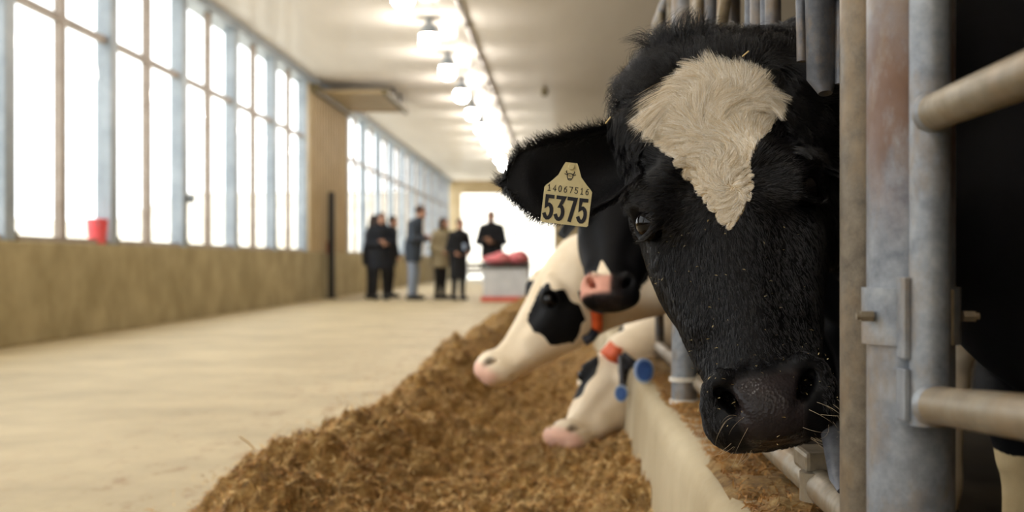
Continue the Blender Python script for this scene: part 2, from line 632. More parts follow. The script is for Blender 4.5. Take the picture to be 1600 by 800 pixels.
# ceiling lamps
HL = 4.08
lamp_words = ['nearest glowing ceiling lamp, its shade cut by the top edge', 'second glowing ceiling lamp in the row, large and warm',
              'third glowing ceiling lamp in the row', 'fourth glowing ceiling lamp in the row',
              'fifth glowing ceiling lamp in the row', 'sixth glowing ceiling lamp in the row',
              'seventh glowing ceiling lamp in the row', 'eighth glowing ceiling lamp in the row',
              'ninth glowing ceiling lamp, far down the alley', 'tenth glowing ceiling lamp, close to the far door']
for k in range(-9, 10):  # lamps before the first visible one are added, unseen, to light the alley
    y = 15.6 + 3.07 * k
    x = -1.92
    L = empty('ceiling_lamp', (x, y, HC), lamp_words[k] if k >= 0 else 'added ceiling lamp out of view, lighting the alley', 'lamp', 'lamps along the ceiling')
    MB().lathe((x, y, HC), [(.05, 0), (.05, -.06), (.03, -.08)], 14).build('mount', M['steelwhite'], L)
    MB().lathe((x, y, HL), [(.03, .14), (.09, .12), (.125, .05), (.14, -.035), (.13, -.035)], 18).build('shade', M['steelwhite'], L, smooth=True)
    MB().lathe((x, y, HL), [(.03, -.24), (.09, -.225), (.128, -.17), (.132, -.10), (.125, -.04), (.1, .0)], 18).build('bulb', M['lamp'], L, smooth=True)

# pink bucket on the low wall
bk = P(168, 382, 13.45)
bx, by = XW - .11 + .02, 13.42
b = empty('bucket', (bx, by, HW), 'pink red plastic bucket standing on the window ledge', 'bucket')
red = mat('pink_red_plastic', '#e04a52', '#ec6a6e', 8, 0.4)
MB().lathe((bx, by, HW), [(.085, 0), (.088, .01), (.112, .25), (.118, .25), (.118, .265), (.106, .265), (.1, .24), (.08, .02)], 24).build('tub', red, b, smooth=True)
MB().tube([(bx, by - .118 * math.cos(a), HW + .25 - .05 * math.sin(a)) if False else (bx + .122 * math.sin(a) * .35 + .03, by - .12 * math.cos(a), HW + .25 - .1 * math.sin(a))
           for a in np.linspace(0, math.pi, 9)], .004, 6).build('handle', M['steelwhite'], b, smooth=True)
# small knob on a post
kb = MB().lathe((XW + .03, 16.42, 1.55), [(.02, -.06), (.05, -.04), (.05, .03), (.02, .06)], 12).build('post_knob', M['steelwhite'], smooth=True)
tag(kb, 'small grey box fixed to the third window post', 'box')

# ================================================================== FEED CURB
CX0, CX1, CH = 0.24, 0.40, 0.362
ny = 260
ysc = np.concatenate([np.linspace(0.2, 8, 170), np.linspace(8.2, 50, 90)])
prof = [(CX0 - .015, 0), (CX0 - .012, .1), (CX0 - .006, .2), (CX0, .30), (CX0 + .004, CH - .03), (CX0 + .014, CH - .01), (CX0 + .035, CH),
        (CX0 + .075, CH + .003), (CX1 - .03, CH), (CX1 - .008, CH - .01), (CX1, CH - .035), (CX1, .2), (CX1, 0)]
CV = np.zeros((len(ysc), len(prof), 3))
for i, y in enumerate(ysc):
    for j, (x, z) in enumerate(prof):
        CV[i, j] = (x, y, z)
nn = wave_noise(CV[..., 0], CV[..., 1], CV[..., 2], .35, 5, 2)
nn2 = wave_noise(CV[..., 0], CV[..., 1] * 1.0, CV[..., 2] * .3, 1.6, 6, 2)
side = np.array([1, 1, 1, 1, 1, .8, .3, 0, 0, 0, 0, 0, 0])
CV[..., 0] += nn * .004 * side
npf = len(prof)
idx = np.arange(len(ysc) * npf).reshape(len(ysc), npf)
CF = np.stack([idx[:-1, :-1], idx[1:, :-1], idx[1:, 1:], idx[:-1, 1:]], -1).reshape(-1, 4)
curb = raw('feed_curb', CV.reshape(-1, 3), CF[:, ::-1].copy(), M['curb'], loc=(.3, 2, 0))
tag(curb, 'long worn concrete curb between the feed and the cow stalls', 'curb')

# ================================================================== FEED
def sstep(a, b, x):
    t = np.clip((x - a) / (b - a), 0, 1)
    return t * t * (3 - 2 * t)


def feed_h(x, y):
    far = sstep(7, 20, y)
    near = sstep(2.9, 3.55, y)
    rx = -0.66 + .10 * sstep(4.6, 6.5, y) + .06 * np.sin(y * 1.25 + .6) + .05 * np.sin(y * 3.1)          # crest line wanders
    hr = (.185 - .075 * np.exp(-((y - 4.75) / .35) ** 2) + .025 * np.sin(y * 4.3)) * (1 - .62 * far) * near
    w = np.where(x < rx, .19, .21)
    ridge = hr * np.exp(-((x - rx) / w) ** 2)
    fa = sstep(4.6, 6.5, y)
    bed = (.04 + .075 * sstep(.02, .24, x)) * sstep(-.92 + .15 * fa + .06 * np.sin(y * 2.3), -.55, x) * (1 - .4 * far)
    apron = .03 * sstep(-1.16 + .26 * fa + .07 * np.sin(y * 1.7), -.88 + .1 * fa, x) * near
    cl = wave_noise(x, y, 0, 3.2, 21, 2) * .034 + wave_noise(x, y, 0, 8.0, 22, 3) * .036
    body = ridge + bed + apron
    return body + cl * sstep(0.0, .10, body) - .012


fy = np.concatenate([np.linspace(1.6, 7.5, 420), np.linspace(7.53, 23.0, 200)])
fx = np.linspace(-1.4, .236, 150)
GX, GY = np.meshgrid(fx, fy)
GZ = feed_h(GX, GY)
GZ += np.where(GZ > 0.01, rng.normal(0, .0035, GZ.shape), 0)
FV = np.stack([GX, GY, GZ], -1).reshape(-1, 3)
idx = np.arange(len(FV)).reshape(GX.shape)
FF = np.stack([idx[:-1, :-1], idx[:-1, 1:], idx[1:, 1:], idx[1:, :-1]], -1).reshape(-1, 4)
keep = (FV[FF][:, :, 2].max(1) > 0.001)
feed = raw('silage_feed', FV, FF[keep], M['feed'], loc=(-.4, 4, 0))
tag(feed, 'long windrow of loose brown chopped silage heaped along the alley floor', 'feed', kind='stuff')


def strands(n, root, ln, wd, up, seed):
    """n short bent blades; root (n,3)"""
    r = np.random.default_rng(seed)
    a = r.uniform(0, 6.283, n)
    el = r.normal(up, .35, n)
    L = r.uniform(ln[0], ln[1], n)
    d = np.stack([np.cos(a) * np.cos(el), np.sin(a) * np.cos(el), np.sin(el)], -1)
    sd = np.stack([-np.sin(a), np.cos(a), r.normal(0, .5, n)], -1)
    sd /= np.linalg.norm(sd, axis=1)[:, None]
    w = r.uniform(wd[0], wd[1], n)[:, None]
    p0 = root - d * L[:, None] * .35
    p2 = root + d * L[:, None] * .65
    p1 = root + np.array([0, 0, 1]) * (L * r.uniform(0, .22, n))[:, None]
    V = np.stack([p0 - sd * w * .4, p0 + sd * w * .4, p1 - sd * w, p1 + sd * w, p2 - sd * w * .3, p2 + sd * w * .3], 1).reshape(-1, 3)
    b = np.arange(n)[:, None] * 6
    F = np.concatenate([b + np.array([[0, 1, 3, 2]]), b + np.array([[2, 3, 5, 4]])], 0)
    return V, F


def feed_roots(n, seed, y0=2.6, y1=9.0):
    r = np.random.default_rng(seed)
    y = y0 + (y1 - y0) * r.uniform(0, 1, n) ** 1.5
    x = r.uniform(-1.25, .25, n)
    z = feed_h(x, y)
    k = (z > .012) | (r.uniform(0, 1, n) < .03)
    x, y, z = x[k], y[k], np.maximum(z[k], .002)
    return np.stack([x, y, z + .003], -1)


for m_, n_, seed, ln, wd in ((M['strand_a'], 48000, 31, (.012, .045), (.0008, .0022)), (M['strand_b'], 36000, 32, (.012, .05), (.0007, .002))):
    R = feed_roots(n_, seed)
    V, F = strands(len(R), R, ln, wd, .28, seed + 5)
    s_ = raw('silage_strands', V, F, m_, feed, smooth=False)
    s_['kind'] = 'stuff'
# one long stalk sticking out of the heap
st = P(398, 702, 3.72)
so = MB().tube([st, st + Vector((-.02, .0, .02)), P(374, 682, 3.7)], .0022, 5).build('stalk', M['strand_b'], feed, smooth=True)

# feed spilled on top of the curb
ty = np.concatenate([np.linspace(.9, 3.2, 160), np.linspace(3.22, 7, 120)])
tx = np.linspace(CX0 + .03, CX1 - .002, 26)
GX, GY = np.meshgrid(tx, ty)
sp = .010 + .012 * wave_noise(GX, GY, 0, 5, 41, 3) + .010 * wave_noise(GX, GY, 0, 1.3, 42, 1)
sp *= sstep(CX0 + .035, CX0 + .085, GX + .025 * wave_noise(GX * 0, GY, 0, 1.1, 47, 2))
GZ = CH + sp - .004
FV = np.stack([GX, GY, GZ], -1).reshape(-1, 3)
idx = np.arange(len(FV)).reshape(GX.shape)
FF = np.stack([idx[:-1, :-1], idx[:-1, 1:], idx[1:, 1:], idx[1:, :-1]], -1).reshape(-1, 4)
spill = raw('spilled_feed', FV, FF, M['feed'], loc=(.32, 2, CH))
tag(spill, 'brown feed crumbs spilled along the top of the concrete curb', 'feed', kind='stuff')
r_ = np.random.default_rng(45)
n_ = 9000
x_ = r_.uniform(CX0 + .04, CX1 - .01, n_)
y_ = .9 + 5 * r_.uniform(0, 1, n_) ** 1.3
V, F = strands(n_, np.stack([x_, y_, CH + .010 + .008 * wave_noise(x_, y_, 0, 5, 41, 3)], -1), (.008, .026), (.0006, .0016), .2, 46)
s_ = raw('feed_strands', V, F, M['strand_a'], spill, smooth=False)
s_['kind'] = 'stuff'

# ================================================================== STEEL AT THE RIGHT
PXX = 0.352
# thick gate post
gp = empty('gate_post', (PXX, 1.287, CH), 'thick rust-stained galvanised post carrying the pipe gate', 'post')
MB().tube([(PXX, 1.287, CH - .01), (PXX, 1.287, 2.6)], .0435, 32).build('shaft', M['galv_rust'], gp, smooth=True)
zc0, zc1 = CAM_H + (VY - 540) / FPX * 1.25, CAM_H + (VY - 450) / FPX * 1.25
band = MB()
R0, R1 = .0445, .0485
angs = np.linspace(0, 2 * math.pi, 41)[:-1]
band.lathe((PXX, 1.287, 0), [(R0, zc0), (R1, zc0), (R1, zc1), (R0, zc1)], 36)
band.build('clamp_band', M['galv'], gp, smooth=True)
zc = (zc0 + zc1) / 2
for sx in (-1, 1):
    MB().tube([(PXX + sx * .044, 1.262, zc), (PXX + sx * .0565, 1.262, zc)], .0058, 6).build('bolt', M['galv_tan'], gp)
    MB().tube([(PXX + sx * .0565, 1.262, zc), (PXX + sx * .0605, 1.262, zc)], .0034, 8).build('bolt_end', M['galv_tan'], gp)
# pipe gate in front of it
gy = 1.222
gx = PXX + .0005
ga = empty('pipe_gate', (gx, gy, .57), 'galvanised pipe gate with two rails hinged at the thick post', 'gate')
zb = CAM_H + (VY - 664) / FPX * gy
MB().tube([(gx, gy, zb), (gx, gy, 1.75)], .0193, 28).build('hinge_pipe', M['galv'], ga, smooth=True)


def gate_rail(y_at, y_end, r=.0178):
    z0 = CAM_H + (VY - y_at) / FPX * gy
    z1 = CAM_H + (VY - y_end) / FPX * .968
    d = Vector((0.0, .968 - gy, z1 - z0))
    p = Vector((gx, gy, z0))
    MB().tube([p + d * .03, p + d * .25, p + d * .5, p + d, p + d * 2.9], r, 26).build('rail', M['galv_tan'], ga, smooth=True)
    MB().tube([p + d * .05, p + d * .072, p + d * .09], [r + .0035, r + .003, r], 24).build('weld', M['galv'], ga, smooth=True)
    return p + d * 2.9


e1 = gate_rail(178, 116)
e2 = gate_rail(632, 652)
MB().tube([(e1.x, e1.y, zb), (e1.x, e1.y, 1.75)], .0193, 20).build('end_pipe', M['galv'], ga, smooth=True)
for y0_, y1_ in ((433, 560), (575, 656)):
    za, zb_ = CAM_H + (VY - y1_) / FPX * 1.235, CAM_H + (VY - y0_) / FPX * 1.235
    MB().box(gx - .0255, gx - .0195, gy - .004, gy + .026, za, zb_, 0.0012).build('hinge_leaf', M['galv'], ga)
MB().box(gx + .0195, gx + .0235, gy + .0, gy + .026, CAM_H + (VY - 538) / FPX * 1.235, CAM_H + (VY - 452) / FPX * 1.235, 0.001).build('hinge_leaf', M['galv_tan'], ga)

# slim dusty pole just behind the thick post
M['galv_pole'] = make_galv('brown_stained_steel', '#4d453a', '#73695a')
sp_ = empty('stall_pole', (.35, 1.465, CH), 'slimmer dusty brown pole just behind the thick gate post', 'pole')
MB().tube([(.35, 1.465, CH - .01), (.35, 1.465, 2.6)], .030, 28).build('shaft', M['galv_pole'], sp_, smooth=True)
MB().lathe((.35, 1.465, CH), [(.036, -.01), (.036, .03), (.0305, .035)], 24).build('sleeve', M['galv_tan'], sp_, smooth=True)

# post on the curb farther on, with two pale rings
mp = empty('curb_post', (.325, 3.36, CH), 'grey post with two pale rings standing on the curb behind black muzzle', 'post')
MB().tube([(.325, 3.36, CH - .01), (.325, 3.36, 2.5)], .034, 24).build('shaft', M['galv'], mp, smooth=True)
ring = mat('pale_ring_steel', '#c2bdb2', '#d2cdc3', 10, .4)
for zr in (CH + .012, CAM_H + (VY - 592) / FPX * 3.36):
    MB().lathe((.325, 3.36, zr), [(.034, -.006), (.040, -.006), (.040, .006), (.034, .006)], 24).build('ring', ring, mp, smooth=True)

# headlock row: bottom and top rails, upright bars, hanging lock arms
hl = empty('headlock_row', (.365, 2.5, CH), 'long row of dull steel headlock stalls the cows reach through', 'stall row')
HB = .425
MB().tube([(.365, 1.497, HB), (.365, 3.32, HB)], .0235, 20).build('bottom_rail', M['galv_tan'], hl, smooth=True)
MB().tube([(.365, 3.42, HB), (.365, 14, HB)], .0235, 14).build('bottom_rail', M['galv_tan'], hl, smooth=True)
MB().tube([(.365, 1.50, 1.62), (.365, 4.76, 1.62)], .026, 16).build('top_rail', M['galv_dark'], hl, smooth=True)
# flat lock arm beside the hero's neck
arm = [(-.020, .30), (-.026, .05), (-.020, .0), (-.006, -.012), (.012, -.008), (.024, .02), (.022, .66), (-.018, .66)]


def lock_arm(y, zbot, lean, w=1.0, xo=.0):
    MB().tube([(.365 + xo, y, zbot), (.362 + xo, y + .01, zbot + .02), (.360 + xo, y + lean * .4, zbot + .25), (.36 + xo, y + lean, 1.60)],
              [.010 * w, .021 * w, .024 * w, .024 * w], 18, flat=.7).build('lock_arm', M['galv_dark'], hl, smooth=True)


lock_arm(1.765, .972, .02, 1.05)
MB().tube([(.338, 1.79, 1.02), (.336, 1.80, 1.25), (.336, 1.81, 1.6)], .008, 12).build('lock_rod', M['galv_dark'], hl, smooth=True)
MB().tube([(.385, 1.765, .985), (.387, 1.775, 1.25), (.387, 1.78, 1.6)], .007, 12).build('lock_rod', M['galv_dark'], hl, smooth=True)
MB().tube([(.352, 1.765, 1.128), (.378, 1.765, 1.128)], .027, 16).build('pivot_sleeve', M['galv_dark'], hl, smooth=True)
for y, z0, r in ((2.20, 1.13, .014), (2.27, 1.10, .011), (2.36, HB, .016), (2.45, HB, .013), (2.72, HB, .017), (3.10, HB, .016), (3.5, .98, .014), (3.98, HB, .017), (4.04, HB, .014),
                 (4.72, HB, .017)):
    MB().tube([(.365, y, z0), (.365, y, 1.62)], r, 12).build('upright_bar', M['galv_dark'], hl, smooth=True)
for y in (2.62, 3.2, 3.9, 4.5):
    MB().tube([(.345, y - .09, 1.60), (.34, y - .06, 1.34), (.33, y, 1.22), (.34, y + .06, 1.3), (.345, y + .1, 1.6)], .012, 10).build('latch_loop', M['galv_tan'], hl, smooth=True)
    MB().box(.33, .36, y - .05, y + .05, 1.30, 1.40, .008).build('latch_plate', M['galv_tan'], hl)
# pivot clamp and lower end of the lock arm at the bottom rail
MB().box(.345, .385, 1.80, 1.90, HB + .015, HB + .045, .006).build('pivot_clamp', M['galv_tan'], hl)
MB().lathe((.365, 1.80, HB), [(.026, -.02), (.029, -.02), (.029, .02), (.026, .02)], 20).build('rail_collar', M['galv_tan'], hl, smooth=True)
MB().tube([(.368, 1.77, .545), (.367, 1.75, .53), (.36, 1.64, .462), (.36, 1.62, .45)], [.008, .016, .016, .010], 12, flat=.6).build('lower_arm', M['galv_dark'], hl, smooth=True)

# ================================================================== IMPLICIT SURFACES
def smin(a, b, k):
    h = np.maximum(k - np.abs(a - b), 0) / k
    return np.minimum(a, b) - h * h * k * .25


def graded(lo, hi, f0, f1, h, hmax, g=1.16):
    mid = list(np.arange(f0, f1 + h * .5, h))
    x, s = f0, h
    left = []
    while x > lo:
        s = min(s * g, hmax)
        x -= s
        left.append(x)
    x, s = mid[-1], h
    right = []
    while x < hi:
        s = min(s * g, hmax)
        x += s
        right.append(x)
    return np.array(left[::-1] + mid + right, dtype=np.float32)


class SDF:
    def __init__(s, ax):
        s.ax = ax
        s.F = np.full([len(a) for a in ax], .5, dtype=np.float32)

    def sub(s, lo, hi):
        sl = []
        for a, l, h_ in zip(s.ax, lo, hi):
            i0 = max(int(np.searchsorted(a, l)) - 1, 0)
            i1 = min(int(np.searchsorted(a, h_)) + 1, len(a))
            if i1 - i0 < 1:
                return None
            sl.append(slice(i0, i1))
        X = s.ax[0][sl[0]][:, None, None]
        Y = s.ax[1][sl[1]][None, :, None]
        Z = s.ax[2][sl[2]][None, None, :]
        return tuple(sl), X, Y, Z

    def put(s, fn, lo, hi, k, cut=False):
        q = s.sub(lo, hi)
        if q is None:
            return
        sl, X, Y, Z = q
        d = fn(X, Y, Z)
        if cut:
            s.F[sl] = -smin(-s.F[sl], d, k)
        else:
            s.F[sl] = smin(s.F[sl], d, k)

    def cone(s, a, b, r1, r2, k=.05, cut=False):
        a, b = np.array(a, float), np.array(b, float)
        m = max(r1, r2) + k * 1.2 + .04
        lo, hi = np.minimum(a, b) - m, np.maximum(a, b) + m
        ab = b - a
        L2 = max(float(ab @ ab), 1e-9)

        def fn(X, Y, Z):
            t = np.clip(((X - a[0]) * ab[0] + (Y - a[1]) * ab[1] + (Z - a[2]) * ab[2]) / L2, 0, 1)
            return (np.sqrt((X - a[0] - t * ab[0]) ** 2 + (Y - a[1] - t * ab[1]) ** 2 + (Z - a[2] - t * ab[2]) ** 2)
                    - (r1 + (r2 - r1) * t)).astype(np.float32)
        s.put(fn, lo, hi, k, cut)

    def chain(s, pts, rs, k=.05, cut=False):
        for i in range(len(pts) - 1):
            s.cone(pts[i], pts[i + 1], rs[i], rs[i + 1], k, cut)

    def ell(s, c, r, k=.05, R=None, cut=False):
        c, r = np.array(c, float), np.array(r, float)
        R = np.eye(3) if R is None else np.array(R)
        m = r.max() + k * 1.2 + .04

        def fn(X, Y, Z):
            dx, dy, dz = X - c[0], Y - c[1], Z - c[2]
            q = [(dx * R[0, i] + dy * R[1, i] + dz * R[2, i]) for i in range(3)]
            k0 = np.sqrt(sum((q[i] / r[i]) ** 2 for i in range(3)))
            k1 = np.sqrt(sum((q[i] / r[i] ** 2) ** 2 for i in range(3))) + 1e-9
            return (k0 * (k0 - 1) / k1).astype(np.float32)
        s.put(fn, c - m, c + m, k, cut)

    def mesh(s):
        F = s.F
        ax = s.ax
        nx, ny_, nz = F.shape
        inside = F < 0
        acc = np.zeros((nx - 1, ny_ - 1, nz - 1, 3), dtype=np.float32)
        cnt = np.zeros((nx - 1, ny_ - 1, nz - 1), dtype=np.int16)
        quads = []
        cross = {}
        for d in range(3):
            sa = [slice(None)] * 3
            sb = [slice(None)] * 3
            sa[d], sb[d] = slice(0, -1), slice(1, None)
            A, B = F[tuple(sa)], F[tuple(sb)]
            ii = np.argwhere((A < 0) != (B < 0))
            if len(ii) == 0:
                continue
            va, vb = A[tuple(ii.T)], B[tuple(ii.T)]
            t = va / (va - vb)
            pos = np.stack([ax[e][ii[:, e]] for e in range(3)], -1)
            pos[:, d] += t * (ax[d][ii[:, d] + 1] - ax[d][ii[:, d]])
            o1, o2 = [e for e in range(3) if e != d]
            for s1 in (0, 1):
                for s2 in (0, 1):
                    c = ii.copy()
                    c[:, o1] -= s1
                    c[:, o2] -= s2
                    ok = (c[:, o1] >= 0) & (c[:, o2] >= 0) & (c[:, o1] < F.shape[o1] - 1) & (c[:, o2] < F.shape[o2] - 1)
                    ct = tuple(c[ok].T)
                    np.add.at(acc, ct, pos[ok])
                    np.add.at(cnt, ct, 1)
            cross[d] = (ii, va < 0)
        cells = np.argwhere(cnt > 0)
        idm = np.full(cnt.shape, -1, dtype=np.int64)
        idm[tuple(cells.T)] = np.arange(len(cells))
        V = acc[tuple(cells.T)] / cnt[tuple(cells.T)][:, None]
        for d, (ii, neg) in cross.items():
            o1, o2 = (d + 1) % 3, (d + 2) % 3
            ok = (ii[:, o1] > 0) & (ii[:, o2] > 0) & (ii[:, o1] < F.shape[o1] - 1) & (ii[:, o2] < F.shape[o2] - 1)
            ii, neg = ii[ok], neg[ok]
            q = []
            for s1, s2 in ((0, 0), (1, 0), (1, 1), (0, 1)):
                c = ii.copy()
                c[:, o1] -= s1
                c[:, o2] -= s2
                q.append(idm[tuple(c.T)])
            q = np.stack(q, -1)
            q[~neg] = q[~neg][:, ::-1]
            quads.append(q)
        Q = np.concatenate(quads)
        Q = Q[:, ::-1] if False else Q
        return V.astype(np.float64), Q


def relax(V, Q, it=2, lam=.5):
    for _ in range(it):
        S = np.zeros_like(V)
        C = np.zeros(len(V))
        for a in range(4):
            np.add.at(S, Q[:, a], V[Q[:, (a + 1) % 4]])
            np.add.at(C, Q[:, a], 1)
            np.add.at(S, Q[:, a], V[Q[:, (a + 3) % 4]])
            np.add.at(C, Q[:, a], 1)
        V = V + lam * (S / np.maximum(C, 1)[:, None] - V)
    return V


def vnormals(V, Q):
    n = np.cross(V[Q[:, 2]] - V[Q[:, 0]], V[Q[:, 3]] - V[Q[:, 1]])
    N = np.zeros_like(V)
    for a in range(4):
        np.add.at(N, Q[:, a], n)
    return N / (np.linalg.norm(N, axis=1)[:, None] + 1e-12)


# ================================================================== COWS
class Head:
    """head frame: x to the cow's left, y to the back of the skull, z up the face; poll at the origin"""
    def __init__(s, poll, nose, front, scale=None):
        poll, nose, front = Vector(poll), Vector(nose), Vector(front)
        z = (poll - nose).normalized()
        s.L = (poll - nose).length
        y = -(front - z * front.dot(z)).normalized()
        x = y.cross(z)
        s.R = np.array([[x[i], y[i], z[i]] for i in range(3)])
        s.o = np.array(poll)
        s.k = s.L / .58

    def w(s, p):
        return s.o + s.R @ (np.array(p, float) * s.k)

    def loc(s, Pw):
        return ((Pw - s.o) @ s.R) / s.k


def add_head(S, H, detail=True):
    k = H.k
    sT = [-.02, .006, .024, .05, .10, .16, .22, .28, .35, .42, .47, .515, .540, .560, .574]
    front = [.06, .035, .016, .004, -.004, -.004, .0, .006, .012, .016, .012, .0, .002, .012, .03]
    back = [.10, .13, .15, .18, .21, .235, .255, .25, .215, .175, .145, .118, .096, .070, .05]
    hw = [.05, .092, .110, .126, .133, .134, .132, .124, .112, .096, .082, .084, .078, .062, .04]
    ff = [.9, .9, .9, .9, .88, .84, .76, .62, .52, .48, .60, .85, .9, .95, 1]

    def fn(X, Y, Z):
        dx, dy, dz = X - H.o[0], Y - H.o[1], Z - H.o[2]
        R = H.R
        x = np.abs((dx * R[0, 0] + dy * R[1, 0] + dz * R[2, 0]) / k)
        y = (dx * R[0, 1] + dy * R[1, 1] + dz * R[2, 1]) / k
        s_ = -(dx * R[0, 2] + dy * R[1, 2] + dz * R[2, 2]) / k
        f_, b_, w_, q_ = [np.interp(s_, sT, t).astype(np.float32) for t in (front, back, hw, ff)]
        v = np.clip((y - f_) / (b_ - f_), -.3, 1.3)
        t = np.clip(v / .48, 0, 1)
        m = q_ + (1 - q_) * (t * t * (3 - 2 * t))
        t2 = np.clip((v - .5) / .5, 0, 1)
        m = m * (1 - .36 * t2 * t2)
        yc, hy = (f_ + b_) / 2, (b_ - f_) / 2
        p = 2.7
        q = ((x / (w_ * m)) ** p + (np.abs(y - yc) / hy) ** p) ** (1 / p)
        d = (q - 1) * np.minimum(w_ * m, hy) * .9
        d = np.maximum(d, np.maximum(s_ - .572, -s_ - .02))
        return (d * k).astype(np.float32)
    c = H.w((0, .1, -.29))
    S.put(fn, c - .42 * k, c + .42 * k, .03 * k)

    def cone(a, b, r1, r2, kk, cut=False):
        for sx in (-1, 1):
            S.cone(H.w((a[0] * sx, a[1], a[2])), H.w((b[0] * sx, b[1], b[2])), r1 * k, r2 * k, kk * k, cut)

    def ell(c_, r_, kk, cut=False, both=True):
        for sx in ((-1, 1) if both else (1,)):
            S.ell(H.w((c_[0] * sx, c_[1], c_[2])), np.array(r_) * k, kk * k, H.R, cut)

    ell((0, .075, -.012), (.105, .055, .042), .05, both=False)          # poll
    ell((.100, .042, -.212), (.036, .042, .042), .035)               # orbit
    cone((.064, .006, -.172), (.122, .040, -.197), .016, .014, .025)   # brow
    ell((.084, .150, -.255), (.040, .078, .095), .04)                # cheek
    cone((.094, .075, -.285), (.070, .065, -.385), .022, .014, .04)    # facial crest
    ell((0, .050, -.522), (.086, .056, .056), .03, both=False)       # muzzle
    ell((.046, .026, -.543), (.038, .028, .024), .03)                # upper lip
    ell((0, .060, -.520), (.050, .034, .026), .025, both=False)      # lower lip and chin
    ell((0, .004, -.528), (.052, .022, .047), .02, both=False)       # nose pad
    if detail:
        pts = [(.034, .004, -.484), (.054, -.002, -.482), (.072, .004, -.494), (.079, .012, -.516), (.072, .014, -.542)]
        for a, b in zip(pts[:-1], pts[1:]):
            cone(a, b, .0125, .0125, .010)
    # nostril: comma-shaped hollow
    cone((.064, .0, -.498), (.054, -.012, -.514), .0075, .0100, .005, True)
    cone((.054, -.012, -.514), (.032, -.022, -.552), .0100, .0060, .005, True)
    cone((.054, -.006, -.514), (.055, .035, -.500), .0105, .009, .005, True)
    cone((.046, -.010, -.528), (.050, .030, -.512), .0085, .008, .005, True)
    # mouth line
    mp_ = [(.0, .034, -.566), (.040, .032, -.562), (.066, .048, -.542), (.080, .09, -.505)]
    for a, b in zip(mp_[:-1], mp_[1:]):
        cone(a, b, .0055, .0045, .008, True)
    # eye hollow and lids
    ec = np.array(EYE)
    cone(tuple(ec), tuple(ec + np.array([.03, -.02, 0])), .0240, .0225, .008, True)
    if detail:
        out = np.array([.83, -.55, .02])
        out /= np.linalg.norm(out)
        u = np.cross(out, [0, 0, 1.0])
        u /= np.linalg.norm(u)
        w_ = np.cross(u, out)
        ring_ = []
        for a in np.linspace(0, 2 * math.pi, 15):
            rr = .0275
            ring_.append(tuple(ec + out * (.0105 - .004 * math.cos(2 * a)) + (u * math.cos(a) * rr * 1.08 + w_ * math.sin(a) * rr * .80)))
        for i in range(14):
            up = i < 7
            cone(ring_[i], ring_[i + 1], .0056 if up else .0046, .0056 if up else .0046, .007)


EYE = (.1105, .038, -.230)


def ear_mesh(H, side, length=.235, droop=0.0, fwd=-.03, wid=1.0):
    """cupped leaf-shaped ear; returns vertices, quads, and (t, phi, front) for each vertex"""
    nt, nph = 26, 17
    base = np.array([side * .085, .088, -.085])
    tip = np.array([side * (.085 + length), .088 + fwd, -.105 - droop])
    tw = [0, .12, .3, .5, .68, .84, .95, 1]
    ww = [.032, .044, .060, .067, .067, .056, .037, .006]
    V, meta = [], []
    for sheet in (0, 1):
        for i in range(nt):
            t = i / (nt - 1)
            c = base + (tip - base) * t + np.array([0, 0, -.024 * math.sin(t * math.pi)])
            w_ = np.interp(t, tw, ww) * wid
            depth = .045 * math.sin(min(1, t * 1.1 + .12) * math.pi) ** .7 + .004
            for j in range(nph):
                ph = -1 + 2 * j / (nph - 1)
                th = .0075 * (1 - abs(ph) ** 4) + .0015
                y = depth * (1 - ph * ph) * (1.0) - depth * .35
                p = c + np.array([side * .012 * (1 - ph * ph), y + (th if sheet else 0), w_ * ph * .98])
                V.append(H.w(p))
                meta.append((t, ph, 1 - sheet))
    Q = []
    n1 = nt * nph
    for sheet in (0, 1):
        for i in range(nt - 1):
            for j in range(nph - 1):
                a = sheet * n1 + i * nph + j
                q = (a, a + 1, a + nph + 1, a + nph)
                Q.append(q if (sheet == 1) ^ (side > 0) else q[::-1])
    for i in range(nt - 1):
        for j in (0, nph - 1):
            a = i * nph + j
            q = (a, a + nph, n1 + a + nph, n1 + a)
            Q.append(q if (j == 0) ^ (side > 0) else q[::-1])
    return np.array(V), np.array(Q), np.array(meta)


def set_attr(o, name, vals):
    at = o.data.attributes.new(name, 'FLOAT', 'POINT')
    at.data.foreach_set('value', np.asarray(vals, dtype=np.float32))


